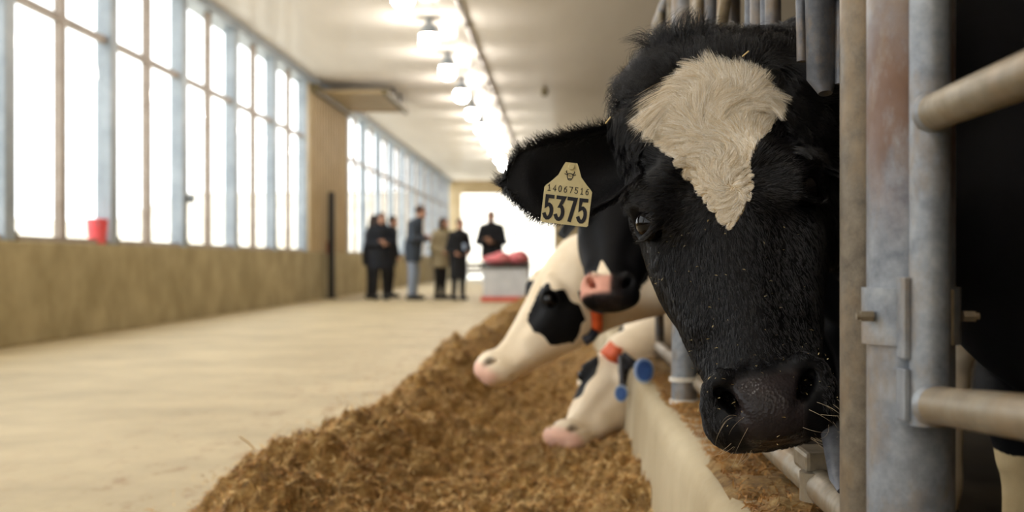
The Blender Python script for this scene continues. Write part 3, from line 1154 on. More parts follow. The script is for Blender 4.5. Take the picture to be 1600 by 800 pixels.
def build_cow(label, H, shoulder, coat_fn, material, h=.008, hmax=.03, detail=True, ears=((-1, {}), (1, {})), rot=0.0, pink_fn=None, bare_nose=True, legdx=0.0, group='cows in the stall row'):
    sx, sy, sz = shoulder
    hb = np.array([H.w((x, y, z)) for x in (-.15, .15) for y in (-.03, .27) for z in (.02, -.60)])
    f0, f1 = hb.min(0) - .01, hb.max(0) + .01
    lo = np.minimum(f0 - .05, [sx - .35, sy - .45, -.01])
    hi = np.maximum(f1 + .05, [sx + 2.0, sy + .45, sz + .45])
    S = SDF([graded(lo[i], hi[i], f0[i], f1[i], h, hmax) for i in range(3)])
    Sh = np.array(shoulder, float)
    add_head(S, H, detail)
    occ, thr = H.w((0, .13, -.09)), H.w((0, .19, -.22))
    S.cone(occ, Sh + (.02, 0, .03), .088, .20, .07)
    S.cone(thr, Sh + (-.02, 0, -.22), .062, .19, .07)
    S.ell(Sh + (.16, 0, -.2), (.40, .27, .45), .1)
    S.ell(Sh + (.78, 0, -.2), (.78, .35, .41), .12)
    S.ell(Sh + (1.38, 0, -.05), (.36, .27, .30), .1)
    g0 = 0.0
    for s_ in (-1, 1):
        S.chain([Sh + (.10 + legdx, s_ * .15, -.40), Sh + (.06 + legdx, s_ * .15, -.62), (sx + .07 + legdx, sy + s_ * .15, .40), (sx + .06 + legdx, sy + s_ * .15, .13), (sx + .04 + legdx, sy + s_ * .15, .045)],
                [.125, .085, .055, .046, .058], .04)
        S.chain([Sh + (1.40, s_ * .16, -.12), Sh + (1.25, s_ * .19, -.5), (sx + 1.52, sy + s_ * .17, .46), (sx + 1.45, sy + s_ * .17, .13), (sx + 1.42, sy + s_ * .17, .045)],
                [.19, .12, .06, .046, .058], .05)
    S.chain([Sh + (1.68, 0, .12), Sh + (1.76, 0, -.1), Sh + (1.77, 0, -.7)], [.045, .03, .04], .04)
    V, Q = S.mesh()
    V = relax(V, Q, 2, .35)
    lv = H.loc(V)
    coat = coat_fn(lv, V, None)
    s_ = -lv[:, 2]
    inhead = np.abs(lv[:, 0]) < .2
    nose = (sstep(.050, .040, np.abs(lv[:, 0]) + .3 * np.maximum(0, s_ - .55)) * sstep(.484, .498, s_) * sstep(.05, .03, lv[:, 1]) * sstep(.60, .57, s_)) if bare_nose else .8 * sum(np.clip(1.6 - np.linalg.norm((lv - np.array([q, -.008, -.518])) / np.array([.014, .02, .022]), axis=1), 0, 1) for q in (-.05, .05))  # without a bare nose: shade of the nostril hollows painted dark
    pink = pink_fn(lv) if pink_fn else np.zeros(len(V))
    allV, allQ, allc, alln, allp = [V], [Q], [coat], [nose], [pink]
    n = len(V)
    eardata = []
    for side, kw in ears:
        ev, eq, em = ear_mesh(H, side, **kw)
        allV.append(ev)
        allQ.append(eq + n)
        n += len(ev)
        allc.append(coat_fn(H.loc(ev), ev, side))
        alln.append(np.zeros(len(ev)))
        allp.append(np.zeros(len(ev)))
        eardata.append((side, ev, eq, em))
    o = raw('cow', np.concatenate(allV), np.concatenate(allQ), material, loc=(sx + .1, sy, 0))
    tag(o, label, 'cow', group)
    set_attr(o, 'coat', np.concatenate(allc))
    set_attr(o, 'nose', np.concatenate(alln))
    set_attr(o, 'pink', np.concatenate(allp))
    # eyes
    for sd in (-1, 1):
        c = H.w((EYE[0] * sd, EYE[1], EYE[2]))
        bm = bmesh.new()
        bmesh.ops.create_uvsphere(bm, u_segments=28, v_segments=18, radius=.0238 * H.k)
        vs = [tuple(np.array(v.co) + c) for v in bm.verts]
        fs = [[v.index for v in f.verts] for f in bm.faces]
        bm.free()
        raw('eye', vs, fs, M['eye'], o)
    # hooves
    for dx in (.035 + legdx, 1.415):
        for s2 in (-1, 1):
            MB().lathe((sx + dx, sy + s2 * .15 if dx < 1 else sy + s2 * .17, 0), [(.072, 0), (.066, .05), (.055, .075)], 14).build('hoof', M['hoof'], o, smooth=True)
    return o, V, Q, lv, eardata


def inpoly(x, y, poly):
    c = np.zeros(x.shape, bool)
    j = len(poly) - 1
    for i in range(len(poly)):
        xi, yi = poly[i]
        xj, yj = poly[j]
        c ^= ((yi > y) != (yj > y)) & (x < (xj - xi) * (y - yi) / (yj - yi + 1e-12) + xi)
        j = i
    return c


def polydist(x, y, poly):
    """signed distance to a closed outline, positive inside"""
    d = np.full(x.shape, 9.0)
    for i in range(len(poly)):
        ax_, ay_ = poly[i]
        bx_, by_ = poly[(i + 1) % len(poly)]
        ex, ey = bx_ - ax_, by_ - ay_
        t = np.clip(((x - ax_) * ex + (y - ay_) * ey) / (ex * ex + ey * ey), 0, 1)
        d = np.minimum(d, np.hypot(x - ax_ - t * ex, y - ay_ - t * ey))
    return np.where(inpoly(x, y, poly), d, -d)


def soft(d, w=.012):
    return np.clip(.5 + d / w * .5, 0, 1)


# ---- hero: black cow with a cream blaze, looking at the camera
H1 = Head(P(1085, 84, 1.88), P(1215, 690, 1.70), (-.137, -1, 0))
BLAZE = [(-.070, .060), (-.044, .044), (-.022, .030), (.02, .030), (.054, .042), (.090, .062), (.098, .094), (.080, .135), (.044, .185), (.036, .224),
         (-.001, .276), (-.018, .247), (-.050, .177), (-.074, .120), (-.080, .085)]


def coat1(l, w, ear):
    if ear is not None:
        return np.zeros(len(l))
    d = polydist(l[:, 0], -l[:, 2], BLAZE) + .004 * wave_noise(l[:, 0], l[:, 1], l[:, 2], 22, 3, 2)
    d = np.where(l[:, 1] < .09, d, -1)
    c = soft(d, .010)
    leg = soft(.39 + .03 * wave_noise(w[:, 0], w[:, 1], w[:, 2], 2, 9, 2) - w[:, 2], .02) * (w[:, 0] > .6)
    return np.maximum(c, leg)


cow1, V1, Q1, L1, ears1 = build_cow('black cow with a cream forehead blaze and ear tag looking at camera', H1, (.80, 2.16, 1.12), coat1, M['coat_cream'], h=.0046, hmax=.026, legdx=-.02,
                                    ears=((-1, dict(length=.232, droop=.005, fwd=-.03)), (1, dict(length=.2, droop=.03, fwd=.07))))


# ---- hair of the hero
def make_curves(name, pts, radius, m, parent):
    """pts (n, k, 3) world space"""
    n, k, _ = pts.shape
    base = np.array(wloc(parent))
    cu = bpy.data.hair_curves.new(name)
    cu.add_curves([k] * n)
    cu.points.foreach_set('position', (pts - base).astype(np.float32).ravel())
    rad = np.tile(np.linspace(1, .18, k), n) * np.repeat(radius, k)
    cu.points.foreach_set('radius', rad.astype(np.float32))
    cu.materials.append(m)
    o = bpy.data.objects.new(name, cu)
    COL.objects.link(o)
    o.parent = parent
    return o


N1 = vnormals(V1, Q1)


def sample(V, N, Q, mask, n, seed):
    r = np.random.default_rng(seed)
    q = Q[mask[Q].all(1)]
    ar = .5 * np.linalg.norm(np.cross(V[q[:, 2]] - V[q[:, 0]], V[q[:, 3]] - V[q[:, 1]]), axis=1)
    f = r.choice(len(q), n, p=ar / ar.sum())
    u, v = r.uniform(0, 1, (2, n))
    w = np.stack([(1 - u) * (1 - v), u * (1 - v), u * v, (1 - u) * v], -1)[:, :, None]
    p = (V[q[f]] * w).sum(1)
    nn_ = (N[q[f]] * w).sum(1)
    nn_ /= np.linalg.norm(nn_, axis=1)[:, None] + 1e-9
    return p, nn_


def clump(pts, n_c, amt, seed):
    """pull strand ends towards those of shared guide strands"""
    r = np.random.default_rng(seed)
    n = len(pts)
    g = r.choice(n, min(n_c, n), replace=False)
    kd = kdtree.KDTree(len(g))
    for i, a in enumerate(g):
        kd.insert(pts[a, 0], i)
    kd.balance()
    near = np.array([g[kd.find(p)[1]] for p in pts[:, 0]])
    k = pts.shape[1]
    t = (np.linspace(0, 1, k) ** 1.3)[None, :, None] * (amt * r.uniform(.6, 1.2, n))[:, None, None]
    tgt = pts[near]
    return pts + (tgt - pts) * np.clip(t, 0, .95)


WH = np.array([.011, -.216])     # whorl between the eyes (x, z)


def strands_for(p, nn_, ln, lift, k, seed, wild=.15, grav=.0, curl=.0, dirfn=None):
    r = np.random.default_rng(seed)
    l = H1.loc(p)
    n = len(p)
    d = dirfn(l) if dirfn else None
    d = d + r.normal(0, wild, (n, 3))
    dw = d @ H1.R.T
    dw -= nn_ * (dw * nn_).sum(1)[:, None]
    dw /= np.linalg.norm(dw, axis=1)[:, None] + 1e-9
    sd = np.cross(nn_, dw)
    # slow waves shared by neighbours
    wv = wave_noise(l[:, 0], l[:, 1], l[:, 2], 14, 70, 2)[:, None]
    L = (ln * r.uniform(.65, 1.15, n))[:, None]
    pts = []
    for i in range(k):
        t = i / (k - 1)
        up = lift * (t - .55 * t * t) * 1.3
        q = p + L * (dw * t * (1 - .3 * lift) + nn_ * up + sd * (curl * wv * t * t * 1.6))
        q = q + np.array([0, 0, -1.0]) * L * grav * t * t
        pts.append(q)
    return np.stack(pts, 1)


def radial(l):
    d = np.stack([l[:, 0] - WH[0], np.zeros(len(l)), l[:, 2] - WH[1]], -1)
    d /= np.linalg.norm(d, axis=1)[:, None] + 1e-6
    return d


def facedir(l):
    d = radial(l)
    side_ = sstep(.05, .11, l[:, 1])[:, None]
    low = sstep(.24, .30, -l[:, 2])[:, None]
    dn = np.stack([np.sign(l[:, 0]) * .25, .45 * np.ones(len(l)), -np.ones(len(l))], -1)
    front_dn = np.stack([l[:, 0] * 2.5, np.zeros(len(l)), -np.ones(len(l))], -1)
    d = d * (1 - low) + front_dn * low
    return d * (1 - side_) + dn * side_


lx, ly, ls = L1[:, 0], L1[:, 1], -L1[:, 2]
blz = polydist(lx, ls, BLAZE)
eyed = np.minimum(np.linalg.norm(L1 - np.array(EYE), axis=1), np.linalg.norm(L1 - np.array(EYE) * (-1, 1, 1), axis=1))
nosemask = (np.abs(lx) < .066) & (ls > .482) & (ly < .03)

# cream blaze
msk = (blz > -.004) & (ly < .07)
p, nn_ = sample(V1, N1, Q1, msk, 26000, 51)
lp = H1.loc(p)
top = sstep(.19, .07, -lp[:, 2])
ln = (.018 + .034 * top) * np.clip(.38 + polydist(lp[:, 0], -lp[:, 2], BLAZE) / .045, .35, 1)


def blazedir(l):
    d = radial(l)
    up = sstep(.20, .10, -l[:, 2])[:, None]
    d2 = np.stack([l[:, 0] * 9 - .1, 0 * l[:, 0], .55 - 9 * np.abs(l[:, 0] - .01)], -1)
    d2 /= np.linalg.norm(d2, axis=1)[:, None] + 1e-6
    return d * (1 - up) + d2 * up


pts = strands_for(p, nn_, ln, .50, 7, 52, wild=.24, grav=.08, curl=.9, dirfn=blazedir)
pts = clump(pts, 380, .72, 53)
make_curves('blaze_hair', pts, np.random.default_rng(1).uniform(.0002, .00038, len(pts)), M['hair_cream'], cow1)['label'] = 'long cream forehead hair'

# short black hair of the face
msk = (blz < .003) & (eyed > .029) & (~nosemask) & (ls > -.02) & (ls < .60) & (ly < .24) & (np.abs(lx) < .17)
p, nn_ = sample(V1, N1, Q1, msk, 42000, 54)
lp = H1.loc(p)
ln = np.interp(-lp[:, 2], [0, .08, .16, .25, .4, .5, .6], [.034, .032, .020, .013, .010, .007, .007])
ln = ln * (1 + .5 * sstep(.06, .12, lp[:, 1]) * sstep(.3, .15, -lp[:, 2]))
pts = strands_for(p, nn_, ln, .30, 4, 55, wild=.15, dirfn=facedir)
pts = clump(pts, 4200, .5, 56)
make_curves('face_hair', pts, np.random.default_rng(2).uniform(.00026, .00046, len(pts)), M['hair_black'], cow1)['label'] = 'short glossy black face hair'

# shaggy poll and temple hair
msk = (ls < .19) & (ls > -.07) & (blz < .004) & (np.abs(lx) < .17) & (ly < .2) & ((ls < .12) | (np.abs(lx) > .10))
p, nn_ = sample(V1, N1, Q1, msk, 15000, 57)


def polldir(l):
    up = sstep(.05, .0, -l[:, 2])[:, None]
    d = np.stack([l[:, 0] * 6, -.35 * np.ones(len(l)), .5 - 1.15 * sstep(.07, .11, np.abs(l[:, 0]))], -1)
    d2 = np.stack([l[:, 0] * 5, -.2 * np.ones(len(l)), .8 + 0 * l[:, 0]], -1)
    return d * (1 - up) + d2 * up


lp = H1.loc(p)
ln = .030 + .022 * sstep(.10, .02, -lp[:, 2])
pts = strands_for(p, nn_, ln, .72, 6, 58, wild=.2, grav=.12, curl=.4, dirfn=polldir)
pts = clump(pts, 420, .7, 59)
make_curves('poll_hair', pts, np.random.default_rng(3).uniform(.0003, .00055, len(pts)), M['hair_black'], cow1)['label'] = 'shaggy black hair on the poll'

# upright tuft on top
msk = (ls < .05) & (np.abs(lx + .022) < .035) & (ly < .16) & (ly > .03)
p, nn_ = sample(V1, N1, Q1, msk, 2600, 60)
pts = strands_for(p, nn_, np.full(len(p), .078), .9, 6, 61, wild=.35, dirfn=lambda l: np.stack([(l[:, 0] + .022) * 12, .1 + 0 * l[:, 0], 1 + 0 * l[:, 0]], -1))
pts = clump(pts, 60, .65, 62)
make_curves('topknot', pts, np.random.default_rng(4).uniform(.0003, .00055, len(pts)), M['hair_black'], cow1)['label'] = 'upright black tuft'

# ear fur
for side, ev, eq, em in ears1:
    en = vnormals(ev, eq)
    p, nn_ = sample(ev, en, eq, np.ones(len(ev), bool), 9000, 63 + side)
    pts = strands_for(p, nn_, np.full(len(p), .012), .35, 4, 65, wild=.3,
                      dirfn=lambda l: np.stack([np.full(len(l), side * 1.0), 0 * l[:, 0], np.sign(l[:, 2] + .115) * .7], -1))
    # longer fringe on the rim
    rim = np.abs(em[:, 1]) > .86
    p2, n2 = sample(ev, en, eq, rim | (em[:, 0] > .93), 4500, 66 + side)
    pt2 = strands_for(p2, n2, np.full(len(p2), .023), .3, 4, 67, wild=.35,
                      dirfn=lambda l: np.stack([np.full(len(l), side * .6), -.1 + 0 * l[:, 0], np.sign(l[:, 2] + .115) * 1.0], -1))
    pts = np.concatenate([pts, pt2])
    make_curves('ear_fur', pts, np.random.default_rng(5).uniform(.0003, .0005, len(pts)), M['hair_black'], cow1)

# whiskers
msk = (ls > .535) & (ls < .6) & (ly < .12) & (np.abs(lx) > .03)
p, nn_ = sample(V1, N1, Q1, msk, 70, 68)
pts = strands_for(p, nn_, np.full(len(p), .038), .8, 6, 69, wild=.22, grav=.05, dirfn=lambda l: np.stack([np.sign(l[:, 0]) * .8, -.4 + 0 * l[:, 0], -.9 + 0 * l[:, 0]], -1))
make_curves('whiskers', pts, np.full(len(pts), .0002), M['whisker'], cow1)['label'] = 'pale whiskers'

# bits of feed stuck to the face
r_ = np.random.default_rng(80)
msk = (ls > .24) & (ls < .58) & (ly < .09) & (lx < .09) & (eyed > .03)
p, nn_ = sample(V1, N1, Q1, msk, 150, 81)
V, F = strands(len(p), p + nn_ * .006, (.002, .0065), (.0004, .0009), 0.2, 82)
fl = raw('feed_flecks', V, F, M['straw'], cow1, smooth=False)
fl['kind'] = 'stuff'
for (px_, py_, d_, a_) in ((950, 188, 1.80, .9), (1165, 84, 1.80, .7)):
    c = P(px_, py_, d_)
    dv = Vector((math.cos(a_), 0, math.sin(a_))) * .006
    MB().tube([c - dv, c + dv], .0011, 5).build('straw_bit', M['straw'], cow1)

# eye glints of the lid: pale wet rim
# ---- ear tag of the hero
def glyph(ch):
    arcs = lambda cx_, cy_, rx, ry, a0, a1, n=9: [(cx_ + rx * math.cos(math.radians(a)), cy_ + ry * math.sin(math.radians(a))) for a in np.linspace(a0, a1, n)]
    G = {'0': [arcs(.5, .75, .42, .72, 90, 450, 19)],
         '1': [[(.2, 1.2), (.55, 1.48), (.55, .02)], [(.2, .02), (.9, .02)]],
         '3': [[(.1, 1.46), (.9, 1.46), (.48, .90)] + arcs(.44, .46, .46, .45, 80, -150, 11)],
         '4': [[(.72, .02), (.72, 1.48), (.08, .45), (.98, .45)]],
         '5': [[(.88, 1.46), (.16, 1.46), (.14, .82)] + arcs(.44, .47, .46, .46, 105, -150, 11)],
         '6': [[(.8, 1.4), (.45, 1.3), (.14, .8)] + arcs(.5, .45, .38, .43, 160, 520, 15)],
         '7': [[(.06, 1.46), (.92, 1.46), (.42, .02)]]}
    return G[ch]


def text_strokes(mb, txt, x0, y0, w, h, gap, sw, fr, t):
    o_, U, W, N = fr
    for ch in txt:
        for poly in glyph(ch):
            pts = [(x0 + u * w, y0 + v / 1.5 * h) for u, v in poly]
            L, Rr = [], []
            for i, q in enumerate(pts):
                a, b = np.array(pts[max(i - 1, 0)]), np.array(pts[min(i + 1, len(pts) - 1)])
                d0 = (np.array(q) - a) if i else (b - np.array(q))
                d1 = (b - np.array(q)) if i < len(pts) - 1 else d0
                d0 = d0 / (np.linalg.norm(d0) + 1e-9)
                d1 = d1 / (np.linalg.norm(d1) + 1e-9)
                m_ = d0 + d1
                m_ = m_ / (np.linalg.norm(m_) + 1e-9)
                nv = np.array([-m_[1], m_[0]])
                c_ = max(.55, float(m_ @ d1))
                e_ = d0 * sw * (.9 if i == len(pts) - 1 else -.9 if i == 0 else 0)
                L.append(np.array(q) + nv * sw / c_ + e_)
                Rr.append(np.array(q) - nv * sw / c_ + e_)
            n = len(pts)
            V = [o_ + U * float(a[0]) + W * float(a[1]) + N * t for a in L + Rr]
            mb.add(V, [(i, i + 1, n + i + 1, n + i) for i in range(n - 1)])
        x0 += w + gap


def catmull(pts, n=6):
    out = []
    m_ = len(pts)
    for i in range(m_):
        p0, p1, p2, p3 = [np.array(pts[(i + k) % m_], float) for k in (-1, 0, 1, 2)]
        for j in range(n):
            t = j / n
            out.append(tuple(.5 * (2 * p1 + (p2 - p0) * t + (2 * p0 - 5 * p1 + 4 * p2 - p3) * t * t + (3 * p1 - p0 - 3 * p2 + p3) * t ** 3)))
    return out


DT = 1.800
mpx = DT / FPX
tc = P(885, 322, DT)
ra = math.radians(-6.5)
tU = Vector((math.cos(ra), .10, math.sin(ra))).normalized()
tW0 = Vector((-math.sin(ra), -.06, math.cos(ra)))
tN = tW0.cross(tU).normalized() * 1.0
if tN.y > 0:
    tN = -tN
tW = (tW0 - tU * tW0.dot(tU)).normalized()
fr = (tc, tU, tW, tN)
hx_, hb_ = 37.5 * mpx, -29 * mpx
outl = [(-hx_ + .002, hb_), (hx_ - .002, hb_), (hx_, hb_ + .002), (hx_, 26 * mpx), (hx_ - 3 * mpx, 30 * mpx), (28 * mpx, 36 * mpx), (18 * mpx, 47 * mpx), (12 * mpx, 62 * mpx),
        (9 * mpx, 68 * mpx), (-9 * mpx, 68 * mpx), (-12 * mpx, 62 * mpx), (-18 * mpx, 47 * mpx), (-28 * mpx, 36 * mpx), (-hx_ + 3 * mpx, 30 * mpx), (-hx_, 26 * mpx), (-hx_, hb_ + .002)]
tg = MB().prism(outl, fr, -.0022).build('ear_tag', M['tag'], cow1)
tg['label'] = 'yellowish plastic ear tag numbered 5375'
nb = MB()
text_strokes(nb, '5375', -33.5 * mpx, -22 * mpx, 12.2 * mpx, 35 * mpx, 5.6 * mpx, 2.9 * mpx, fr, .0006)
nb.build('tag_number', M['ink'], tg)
nb = MB()
text_strokes(nb, '14067516', -33 * mpx, 21 * mpx, 5.2 * mpx, 9.5 * mpx, 3.4 * mpx, .62 * mpx, fr, .0006)
nb.build('tag_serial', M['ink'], tg)
em = MB()      # small cow-head emblem
for poly in ([(-7, 53), (-4, 50), (-4.5, 46), (-2, 41), (2, 41), (4.5, 46), (4, 50), (7, 53)], [(-4, 50), (0, 51), (4, 50)], [(-9, 50), (-4, 48.5)], [(9, 50), (4, 48.5)],
             [(-2, 43), (2, 43)], [(-1.5, 48), (-1.5, 46.5)], [(1.5, 48), (1.5, 46.5)], [(-7, 53), (-5.5, 55)], [(7, 53), (5.5, 55)]):
    for a, b in zip(poly[:-1], poly[1:]):
        a, b = np.array(a) * mpx, np.array(b) * mpx
        d = (b - a) / np.linalg.norm(b - a)
        nv = np.array([-d[1], d[0]]) * .7 * mpx
        em.add([tc + tU * float(q[0]) + tW * float(q[1]) + tN * .0006 for q in (a - nv, b - nv, b + nv, a + nv)], [(0, 1, 2, 3)])
em.build('tag_emblem', M['ink'], tg)
MB().tube([tc + tW * 62 * mpx + tN * .003, tc + tW * 62 * mpx - tN * .03], .004, 12).build('tag_stud', M['tag'], tg, smooth=True)

# ---- the other cows
def collar(H, o, z, rx, ry, yc, w=.022):
    """neck strap ring around the head frame at height z"""
    n = 40
    V, F = [], []
    for i in range(n):
        a = 2 * math.pi * i / n
        for dz, dr in ((-w, 0), (w, 0), (w, .006), (-w, .006)):
            V.append(H.w((math.cos(a) * (rx + dr), yc + math.sin(a) * (ry + dr), z + dz)))
    for i in range(n):
        for k in range(4):
            F.append((i * 4 + k, i * 4 + (k + 1) % 4, ((i + 1) % n) * 4 + (k + 1) % 4, ((i + 1) % n) * 4 + k))
    return V, F


def blob(l, c, r):
    """1 inside an ellipsoid of the head frame"""
    q = np.sqrt((((l - np.array(c)) / np.array(r)) ** 2).sum(1))
    return soft((1 - q) * min(r), .014)


def patches(w, scale, seed, thr):
    return soft((wave_noise(w[:, 0], w[:, 1], w[:, 2], scale, seed, 2) - thr) * .08, .012)


def pink_nose(l):
    s_ = -l[:, 2]
    return sstep(.515, .55, s_) * sstep(.06, .02, l[:, 1]) * .7


# cow with the white face, in profile, black cheek patch
H2 = Head(P(890, 366, 4.42), P(742, 588, 4.36), (-.80, -.30, .45))


def coat2(l, w, ear):
    if ear is not None:
        return np.zeros(len(l))
    s_ = -l[:, 2]
    nz = wave_noise(l[:, 0], l[:, 1], l[:, 2], 9, 4, 2) * .012
    c = np.ones(len(l))
    for sd in (-1, 1):
        c = np.minimum(c, 1 - soft(polydist(l[:, 1] + nz, s_ + nz, [(-.005, .205), (.05, .180), (.12, .185), (.175, .22), (.18, .30), (.125, .36), (.06, .355), (.0, .30)]), .014) * (np.abs(l[:, 0]) > .045))
    c = np.minimum(c, 1 - soft(polydist(l[:, 1], s_, [(.035, -.03), (.30, -.06), (.33, .12), (.16, .13), (.09, .07)]), .014))   # black poll and nape
    far = np.linalg.norm(l, axis=1) > .42
    body = patches(w, .55, 12, .75)
    low = soft(.80 - w[:, 2] + .35 * (w[:, 0] - .2), .03)
    nk = np.where(w[:, 0] < .75, low, body)
    c = np.where((l[:, 1] > .27) | far & (s_ < .2), nk, c)
    return c


cow2, V2, Q2, L2, _ = build_cow('white faced cow in profile with a large black cheek patch', H2, (.98, 4.45, 1.12), coat2, M['coat_white'], h=.0075, hmax=.032, detail=False,
                                ears=((1, dict(length=.20, droop=.03, fwd=.09, wid=.8)), (-1, dict(length=.20, droop=.03, fwd=.09, wid=.8))), pink_fn=pink_nose, bare_nose=False)

# black cow looking out between them, with a pale star and half-pink nose
H3 = Head(P(966, 242, 3.74), P(950, 472, 3.46), (-.16, -1, .0))


def coat3(l, w, ear):
    s_ = -l[:, 2]
    if ear is not None:
        return np.zeros(len(l))
    c = np.maximum(blob(l, (-.02, .0, -.13), (.03, .03, .035)), soft(polydist(l[:, 0], s_, [(-.065, .52), (-.035, .40), (.0, .47), (.005, .52), (-.02, .545), (-.06, .55)]), .01) * (l[:, 1] < .06))
    return np.maximum(c, patches(w, .5, 19, .75) * (w[:, 0] > .6))


cow3, V3, Q3, L3, _ = build_cow('black cow with a half pink nose behind the numbered ear tag', H3, (1.0, 3.70, 1.13), coat3, M['coat_white'], h=.0075, hmax=.032,
                                ears=((-1, dict(length=.13, droop=.05, fwd=.14, wid=.75)), (1, dict(length=.13, droop=.05, fwd=.14, wid=.75))),
                                pink_fn=lambda l: sstep(.47, .50, -l[:, 2]) * sstep(.06, .03, l[:, 1]) * sstep(.012, -.004, l[:, 0]) * sstep(.56, .545, -l[:, 2]))

# white cow eating, head down, black patches round the eyes
H4 = Head(P(985, 516, 4.85), P(866, 688, 4.55), (-.62, -.72, .12))


def coat4(l, w, ear):
    s_ = -l[:, 2]
    if ear is not None:
        return np.full(len(l), 1.0)
    nz = wave_noise(l[:, 0], l[:, 1], l[:, 2], 10, 8, 2) * .010
    c = np.ones(len(l))
    c = np.minimum(c, 1 - soft(polydist(l[:, 0] + nz, s_ + nz, [(-.14, .15), (-.05, .16), (-.03, .22), (-.045, .33), (-.09, .35), (-.14, .30)]), .012))
    c = np.minimum(c, 1 - blob(l, (.10, .055, -.19), (.06, .07, .055)))
    return np.where(np.linalg.norm(l, axis=1) > .45, np.where(s_ > .2, c, np.maximum(patches(w, .5, 23, .75), w[:, 0] < .6)), c)


cow4, V4, Q4, L4, _ = build_cow('white cow eating with head down in the feed, dark eye patches', H4, (1.0, 5.25, 1.10), coat4, M['coat_white'], h=.0085, hmax=.034, detail=False,
                                ears=((-1, dict(length=.17, droop=.04, fwd=.08, wid=.75)), (1, dict(length=.17, droop=.04, fwd=.08, wid=.75))), pink_fn=pink_nose, bare_nose=False)

# a farther cow, only a little of it shows behind the grey post
H5 = Head(P(1000, 480, 6.1), P(950, 590, 5.95), (-.7, -.6, .1))
cow5, V5, Q5, L5, _ = build_cow('pale cow farther on, partly hidden behind the eating cow', H5, (1.05, 6.1, 1.10), lambda l, w, e: np.ones(len(l)) if e is not None else 1 - blob(l, (-.08, .05, -.2), (.06, .08, .09)) * 1.0, M['coat_white'], h=.011, hmax=.04, detail=False,
                                ears=((-1, dict(length=.17, droop=.04, fwd=.08, wid=.75)), (1, dict(length=.17, droop=.04, fwd=.08, wid=.75))), pink_fn=pink_nose, bare_nose=False)


# collars of the two eating cows
def strap(o, pts, w, m, name, th=.006, out=Vector((0, -1, 0))):
    """flat band through world points"""
    pts = [Vector(p) for p in pts]
    V, F = [], []
    for i, p in enumerate(pts):
        d = (pts[min(i + 1, len(pts) - 1)] - pts[max(i - 1, 0)]).normalized()
        s_ = d.cross(out).normalized()
        for a, b in ((-w, 0), (w, 0), (w, th), (-w, th)):
            V.append(p + s_ * a + out * b)
    for i in range(len(pts) - 1):
        for k in range(4):
            F.append((i * 4 + k, i * 4 + (k + 1) % 4, (i + 1) * 4 + (k + 1) % 4, (i + 1) * 4 + k))
    F += [(3, 2, 1, 0), tuple(len(V) - 4 + k for k in range(4))]
    return raw(name, V, F, m, o)


def hug(V, N_, p, off=.006):
    """nearest surface point pushed out a little"""
    d = ((V - np.array(p)) ** 2).sum(1)
    i = int(d.argmin())
    return Vector(V[i] + N_[i] * off), Vector(N_[i])


def disc(o, c, r, n_dir, name='transponder'):
    n_dir = Vector(n_dir).normalized()
    up = Vector((0, 0, 1))
    U = n_dir.cross(up).normalized()
    W = U.cross(n_dir)
    pol = [(r * .9 * math.cos(a), r * 1.15 * math.sin(a)) for a in np.linspace(0, 2 * math.pi, 25)[:-1]]
    d_ = MB().prism(pol, (Vector(c), U, W, n_dir), .02).build(name, M['bluerim'], o, smooth=True)
    MB().prism([(a * .8, b * .8) for a, b in pol], (Vector(c) + n_dir * .02, U, W, n_dir), .006).build('cover', M['blue'], d_, smooth=True)
    return d_


def collar_arc(cow, V, Q, p_px, depth, name, m, w):
    N_ = vnormals(V, Q)
    pts = []
    for (x, y) in p_px:
        q, nn_ = hug(V, N_, P(x, y, depth))
        pts.append(q)
    return pts


N2_ = vnormals(V2, Q2)


def surf_path(V, N_, px, d, off=.010):
    out = []
    for x, y in px:
        # first surface met along the line of sight from the alley side
        tgt = P(x, y, d)
        e = np.array(tgt - cam.location)
        e /= np.linalg.norm(e)
        rel = V - np.array(cam.location)
        along = rel @ e
        perp = np.linalg.norm(rel - along[:, None] * e, axis=1)
        ok = perp < .03
        if ok.any():
            i = np.where(ok)[0][along[ok].argmin()]
            out.append(Vector(V[i] + N_[i] * off))
        else:
            out.append(tgt)
    return out


c2 = surf_path(V2, N2_, [(938, 452), (941, 480), (943, 510), (940, 522)], 4.35)
strap(cow2, c2, .019, M['orange'], 'collar')
c2b = surf_path(V2, N2_, [(940, 520), (932, 532), (920, 540)], 4.35)
strap(cow2, c2b, .017, M['strap'], 'collar_strap')
N4_ = vnormals(V4, Q4)
c4 = surf_path(V4, N4_, [(944, 536), (956, 545), (968, 552)], 4.7, .02)
strap(cow4, c4, .030, M['orange'], 'collar')
c4b = surf_path(V4, N4_, [(966, 552), (982, 562), (998, 572)], 4.7, .02)
strap(cow4, c4b, .024, M['strap'], 'collar_strap')
disc(cow4, P(1005, 579, 4.0), .034, (.1, -1, .05))
MB().tube([c4b[-1], (Vector(c4b[-1]) + P(1003, 569, 4.02)) / 2 + Vector((0, 0, .01)), P(1004, 571, 4.02)], .010, 8).build('collar_loop', M['strap'], cow4, smooth=True)
MB().tube([c4b[0], P(972, 596, 4.5), P(971, 606, 4.47)], .010, 8).build('collar_loop', M['strap'], cow4, smooth=True)
disc(cow4, P(971, 614, 4.45), .026, (-.1, -1, 0))

# ================================================================== PEOPLE
skin = mat('skin', '#b98a72', '#c79a80', 20, 0.55)


def rotz(p, a, o):
    c, s_ = math.cos(a), math.sin(a)
    return (o[0] + p[0] * c - p[1] * s_, o[1] + p[0] * s_ + p[1] * c, o[2] + p[2])


